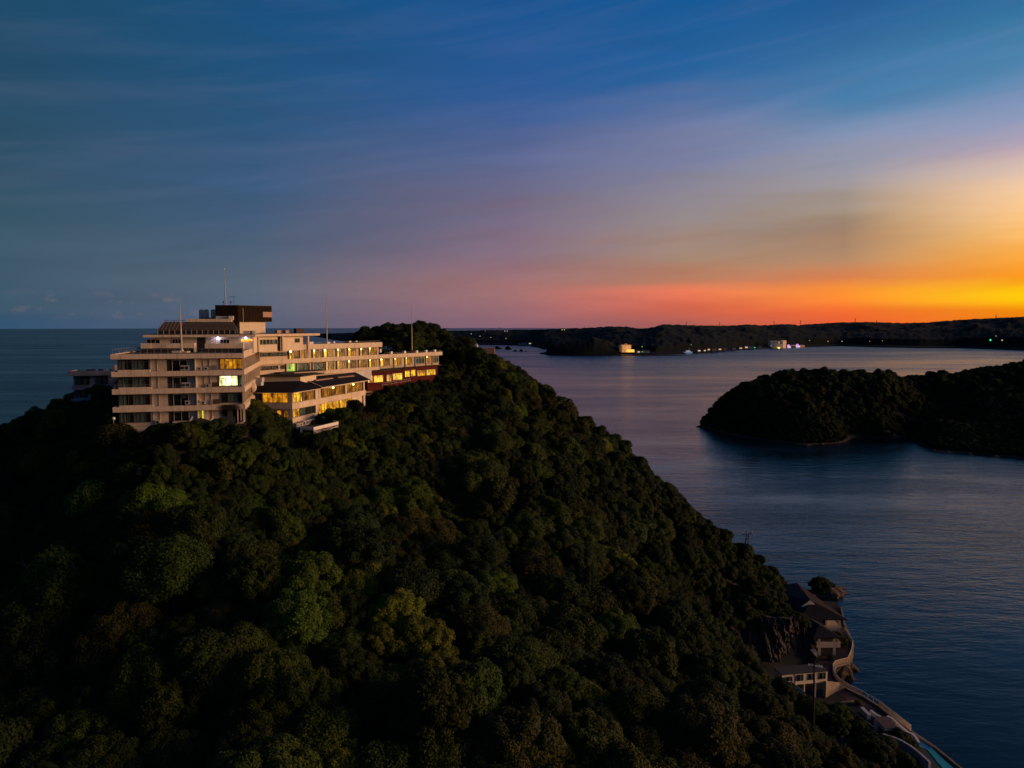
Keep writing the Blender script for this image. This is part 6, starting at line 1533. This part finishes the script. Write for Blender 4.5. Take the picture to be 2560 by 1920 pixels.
# white slab hotel
p = farP(1945, 870, 2); Dp = p.y; WH = empty('far_tower_hotel', p, 'pale slab hotel with rows of small windows on the far shore', 'hotel')
mb = MB(); fbox(mb, 1926, 1957, 852.5, 871, Dp, 25); mb.build('front_wall', mat('far_pale_wall', (.85, .74, .60), .85), WH)
mb = MB(); a, b = PY(1957, 871, Dp), PY(1966, 852, Dp+60); z1 = PY(1957, 851.8, Dp).z; mb.prism([(a.x+.1, a.y), (b.x, b.y), (b.x-6, b.y+25), (a.x+.1, a.y+25)], a.z, z1); mb.build('end_wall', E_flo2, WH)
for r_ in range(7):
    for c_ in range(12):
        mb = MB(); u_ = 1927.5+c_*2.45; v_ = 854.3+r_*2.3; fbox(mb, u_, u_+1.3, v_, v_+1.1, Dp-.3, .25); mb.build('window', E_win2 if random.random() < .12 else M_dark, WH)
mb = MB(); fbox(mb, 1945, 1950, 868.5, 870.5, Dp-12, 3); mb.build('entrance_light', lit_mat('entrance_light', (1, .75, .15), 3.0), WH)
# magenta-lit domes
E_mag = lit_mat('magenta_light', (.62, .28, .95), .9); E_lil = lit_mat('lilac_light', (.85, .72, .95), .8)
for (u, r_, nm) in ((1971, 5, 'left'), (1993, 6, 'right')):
    q = farP(u, 868.5, 2); rt = empty('lit_dome', q, f'{nm} of the two violet-lit domes beside the pale slab hotel', 'dome'); mb = MB(); mb.sphere((q.x, q.y, q.z+6), r_, 10, 6); mb.build('dome', E_mag, rt, smooth=True)
    mb = MB(); mb.box((q.x-r_*1.3, q.y-r_*1.2-3, q.z-2), (q.x+r_*1.3, q.y-r_*1.2-1, q.z+4)); mb.build('entrance', E_lil, rt)
q = farP(1998, 868, 2); mb = MB(); fbox(mb, 1978, 2012, 863, 869, q.y+10, 20); o = mb.build('low_terminal', E_flo2, None, origin=q); setp(o, 'long low building under the violet-lit domes', 'building')
# harbour village
def house(u, v, w_, h_, m_, label, name='shore_house', lit=None):
    q = farP(u, v, 1.5); s_ = q.y/FPX; rt = empty(name, q, label, 'house', 'small buildings along the far shore'); W_, H_ = w_*s_, h_*s_
    mb = MB(); mb.box((q.x-W_/2, q.y, q.z-2), (q.x+W_/2, q.y+10, q.z+H_)); mb.build('wall', m_, rt)
    mb = MB(); mb.hexa([(q.x-W_*.56, q.y-1, q.z+H_+.01), (q.x+W_*.56, q.y-1, q.z+H_+.01), (q.x+W_*.56, q.y+11, q.z+H_+.01), (q.x-W_*.56, q.y+11, q.z+H_+.01), (q.x-W_*.5, q.y+4.5, q.z+H_*1.6), (q.x+W_*.5, q.y+4.5, q.z+H_*1.6), (q.x+W_*.5, q.y+5.5, q.z+H_*1.6), (q.x-W_*.5, q.y+5.5, q.z+H_*1.6)]); mb.build('roof', M_soot, rt)
    if lit:
        mb = MB(); mb.box((q.x-W_*.3, q.y-.2, q.z+H_*.2), (q.x+W_*.3, q.y-.02, q.z+H_*.7)); mb.build('window', lit, rt)
E_g = lit_mat('green_light', (.2, .9, .2), .5); E_y = lit_mat('amber_light', (1.0, .6, .15), .9); E_w = lit_mat('white_light', (1.0, .80, .60), .75); E_t = lit_mat('teal_light', (.05, 1.0, .5), 1.0)
hs = [(1597,882,8,5,'lit'),(1606,881,6,4,'green'),(1617,881,14,4,'dim'),(1748,879,9,5,'lit'),(1762,878,7,4,'lit'),(1772,876,8,5,'warm'),(1786,876,12,4,'dim'),(1800,875,10,4,'warm'),(1812,874,8,4,'dim'),(1835,873,9,4,'dim'),(1852,872,10,4,'warm'),(1866,870.5,10,5,'lit'),(1878,870,12,4,'dim'),(1900,870,8,4,'dim'),(1310,861,14,4,'dim'),(1325,860,9,3,'lit'),(1300,861,8,3,'dim')]
for k, (u, v, w_, h_, md_) in enumerate(hs):
    pos_ = ["nearest the orange hotel","second right of the orange hotel","third right of the orange hotel","nearest the moored ship","second right of the moored ship","third right of the moored ship","fourth right of the moored ship","fifth right of the moored ship","sixth right of the moored ship","midway from ship to slab hotel","sixth left of the slab hotel","fourth left of the slab hotel","third left of the slab hotel","just left of the slab hotel","on the left coast, middle one","on the left coast, rightmost","on the left coast, leftmost"][k]
    nth = f"small {dict(lit='brightly lit', green='green-lit', dim='unlit grey', warm='amber-lit')[md_]} shore house {pos_}"
    house(u, v, w_, h_, M_farw if md_ != 'dim' else M_grey, nth, lit={'lit': E_w, 'green': E_g, 'warm': E_y, 'dim': None}[md_])
# moored ship
q = PZ(1720, 884, 0); s_ = q.y/FPX; SHP = empty('moored_ship', q, 'white moored ship with bridge and masts at the far quay', 'ship'); W_ = 22*s_
mb = MB(); mb.hexa([(q.x-W_*.42, q.y-3, 0), (q.x+W_*.42, q.y-3, 0), (q.x+W_*.42, q.y+3, 0), (q.x-W_*.42, q.y+3, 0), (q.x-W_*.52, q.y-3.5, 4*s_), (q.x+W_*.55, q.y-3.5, 4.6*s_), (q.x+W_*.55, q.y+3.5, 4.6*s_), (q.x-W_*.52, q.y+3.5, 4*s_)]); mb.build('hull', lit_mat('self_lit_hull', (.35, .5, .7), .25), SHP)  # hull glows by itself in place of light falling on it
mb = MB(); mb.box((q.x-W_*.2, q.y-2.5, 4*s_), (q.x+W_*.25, q.y+2.5, 7.5*s_)); mb.build('deckhouse', lit_mat('self_lit_deckhouse', (.7, .75, .8), .35), SHP)  # deckhouse brightness put in as emission
mb = MB(); mb.tube((q.x+W_*.1, q.y, 7*s_), (q.x+W_*.1, q.y, 13*s_), .5, .3, 5); mb.tube((q.x-W_*.3, q.y, 4*s_), (q.x-W_*.3, q.y, 9*s_), .4, .3, 5); mb.build('masts', M_white, SHP)
# scattered lamps of the far villages
def lamp(u, v, m_, r_, label):
    # a lamp post standing on the slope
    q = onland(u, v)+Vector((0, 0, 3)); rt = empty('street_lamp', q-Vector((0, 0, 6)), label, 'street lamp', 'street lamps of the far shore villages'); mb = MB(); mb.tube(q-Vector((0, 0, 6)), q, .25, .2, 5); mb.build('post', M_darkm, rt); mb = MB(); mb.sphere(q, r_*.8, 8, 5); mb.build('lamp_head', m_, rt)
pl_ = [(1178,836,E_w,2.2,'on the upper left coast'),(1262,829,E_w,2.6,'left of a white house on the far ridge'),(1268,829,E_w,2.2,'right of a white house on the far ridge'),(1405,826,E_y,2.4,'left of the pair on the ridge above the headland'),(1411,826,E_y,2.4,'right of the pair on the ridge above the headland'),(1200,842,E_w,1.8,'low on the left coast'),(1227,845,E_y,1.8,'in the left coastal village'),(1265,848,E_y,2.0,'nearest the strait on the left coast'),(1213,829,E_y,1.6,'highest on the left coast'),
 (1605,869,E_g,2.2,'green, above the green-lit house'),(1728,864,E_g,1.6,'green, at the ship mast'),(1887,871,E_t,2.4,'green, between village and slab hotel'),(2024,853,E_y,1.8,'just right of the violet domes'),(2070,855,E_y,2.2,'second right of the violet domes'),(2105,855,E_w,2.4,'brightest one right of the violet domes'),(2174,855,E_y,1.6,'alone in the middle of the right coast'),(2206,854,E_y,1.6,'alone further along the right coast'),(2476,852,E_t,4.4,'large teal one at the far right'),(2505,852.5,E_y,3.0,'orange one beside the teal light'),(2490,842,E_w,1.6,'faint one above the teal light')]
for u, v, m_, r_, lb in pl_: lamp(u, v, m_, r_, 'tiny street lamp glowing '+lb)
# lattice masts on the ridge
for u, v0, v1, lb in ((1249,826,817,'on the left coast ridge'),(1716,814,804,'above the moored ship'),(1736,825,810,'halfway down the slope above the ship'),(1799,815,806,'short one on the middle ridge'),(2001,813,801,'above the violet domes'),(2138,807,795,'right of the domes on the ridge'),(1935,812,802,'above the slab hotel'),(2490,797,786,'at the right end of the ridge'),(2191,808,801,'small one on the right ridge')):
    D = 3600; a, b = PY(u, v0+4, D), PY(u, v1, D); rt = empty('lattice_mast', a, 'thin dark pylon '+lb, 'pylon', 'pylons on the far ridge'); H_ = b.z-a.z; mb = MB()
    for dx, dy in ((-1, -1), (1, -1), (1, 1), (-1, 1)): mb.tube(a+Vector((dx*2.6, dy*2.6, 0)), b+Vector((dx*.5, dy*.5, 0)), .45, .35, 3)
    for k in range(4): z_ = a.z+H_*(.3+.2*k); w_ = 2.6-.6*k; mb.box((a.x-w_, a.y-.3, z_), (a.x+w_, a.y+.3, z_+.5))
    mb.build('frame', M_darkm, rt)
    mb = MB(); mb.box((a.x-4, a.y-.4, b.z-H_*.15), (a.x+4, a.y+.4, b.z-H_*.15+.7)); mb.build('crossarm', M_darkm, rt)
# sea stacks left of the headland
for k, (u, v, rx, h_, lb) in enumerate([(1243,872,18,9,'broad dark sea stack nearest the wooded crest'),(1270,873,13,11,'pointed sea stack, second from the crest'),(1288,878,9,5,'low rock beside the pointed sea stack'),(1303,878,9,7,'small peaked rock in the strait'),(1315,879,5,3,'tiny rock at the right end of the sea stacks'),(1335,867,26,2,'long flat reef in the strait'),(1362,884,24,4,'flat rock shelf at the foot of the headland'),(1375,866,12,2,'thin reef before the headland')]):
    rocklump('sea_rock', PZ(u, v, 0), rx, rx*.5, h_, 20+k, M_far, lb, 'rock', 16, 6)
rocklump('headland_shelf', PZ(1640, 889, 0), 150, 9, 2.2, 33, M_soilshore, 'low dark shelf of rock below the far harbour', 'rock', 40, 5)
# small white building on the crest
q = PY(1186, 866, 292); HC = empty('crest_house', q, 'little peach-white house peeping over the wooded crest', 'house'); mb = MB(); mb.box((q.x-1.8, q.y, q.z-4), (q.x+1.2, q.y+6, q.z+.2)); mb.box((q.x-.6, q.y+.5, q.z+.21), (q.x+1.1, q.y+4, q.z+.9)); mb.build('wall', M_white, HC)
mb = MB(); mb.box((q.x+1.3, q.y+1, q.z-4), (q.x+8, q.y+5, q.z-.7)); mb.build('lean_to', M_lightpan, HC)
# lighthouse on the island tip
q = PZ(1770, 1057, 0); LH = empty('lighthouse', q, 'small white lighthouse with a green lamp on the island tip', 'lighthouse'); b0 = PY(1770, 1052, q.y); z0 = 1.0
mb = MB(); mb.tube((q.x, q.y, -1), (q.x, q.y, 2.2), 2.6, 2.0, 10); mb.build('base', M_seaw, LH); mb = MB(); mb.tube((q.x, q.y, 2.2), (q.x, q.y, 6.6), 1.05, .8, 10); mb.build('tower', mat('lighthouse_white', (.8, .8, .82), .6), LH)
mb = MB(); mb.tube((q.x, q.y, 6.6), (q.x, q.y, 6.9), 1.3, 1.3, 10); mb.build('gallery', M_grey, LH); mb = MB(); mb.sphere((q.x, q.y, 7.5), .55, 8, 6); mb.build('lamp', lit_mat('green_beacon', (.1, 1.0, .2), 2.5), LH)
rocklump('island_tip_rock', PZ(1762, 1067, 0), 9, 4, 2.0, 41, M_soilshore, 'low dark rock tongue at the island tip below the lighthouse', 'rock')
# pale shore rocks along the island
for k, (u, v, rx, lb) in enumerate([(2020,1113,16,'long pale rock at the foot of the island'),(2055,1111,9,'smaller pale rock right of the long one'),(2078,1102,8,'small tan rock under the island centre'),(2225,1094,8,'thin pale rock at the inlet mouth'),(2370,1131,12,'pale rock at the tip of the right wooded lobe'),(2335,1127,7,'low rock left of the right lobe tip'),(2490,1142,14,'tan rock along the right lobe'),(2425,1136,8,'small rock between the right lobe rocks')]):
    rocklump('island_rock', PZ(u, v, 0), rx*.32*1.0, 1.6, 1.1, 50+k, M_shore, lb, 'rock', 16, 5)
# small tiled pagoda-like hut among the trees right of the hotel, and fallen white post on the slope
for (u, v, D, w_, lb) in ((1112, 917, 238, 3.2, 'small pale-roofed hut half hidden by trees right of the pavilion'),):
    q = PY(u, v, D); rt = empty('garden_hut', q, lb, 'hut'); mb = MB(); mb.hexa([(q.x-w_, q.y, q.z), (q.x+w_, q.y, q.z), (q.x+w_, q.y+3, q.z), (q.x-w_, q.y+3, q.z), (q.x-.8, q.y+1.4, q.z+.9), (q.x+.8, q.y+1.4, q.z+.9), (q.x+.8, q.y+1.6, q.z+.9), (q.x-.8, q.y+1.6, q.z+.9)]); mb.build('roof', M_lightpan, rt)
    mb = MB(); mb.box((q.x-w_*.8, q.y+.3, q.z-3), (q.x+w_*.8, q.y+2.7, q.z-.02)); mb.build('wall', M_red, rt)
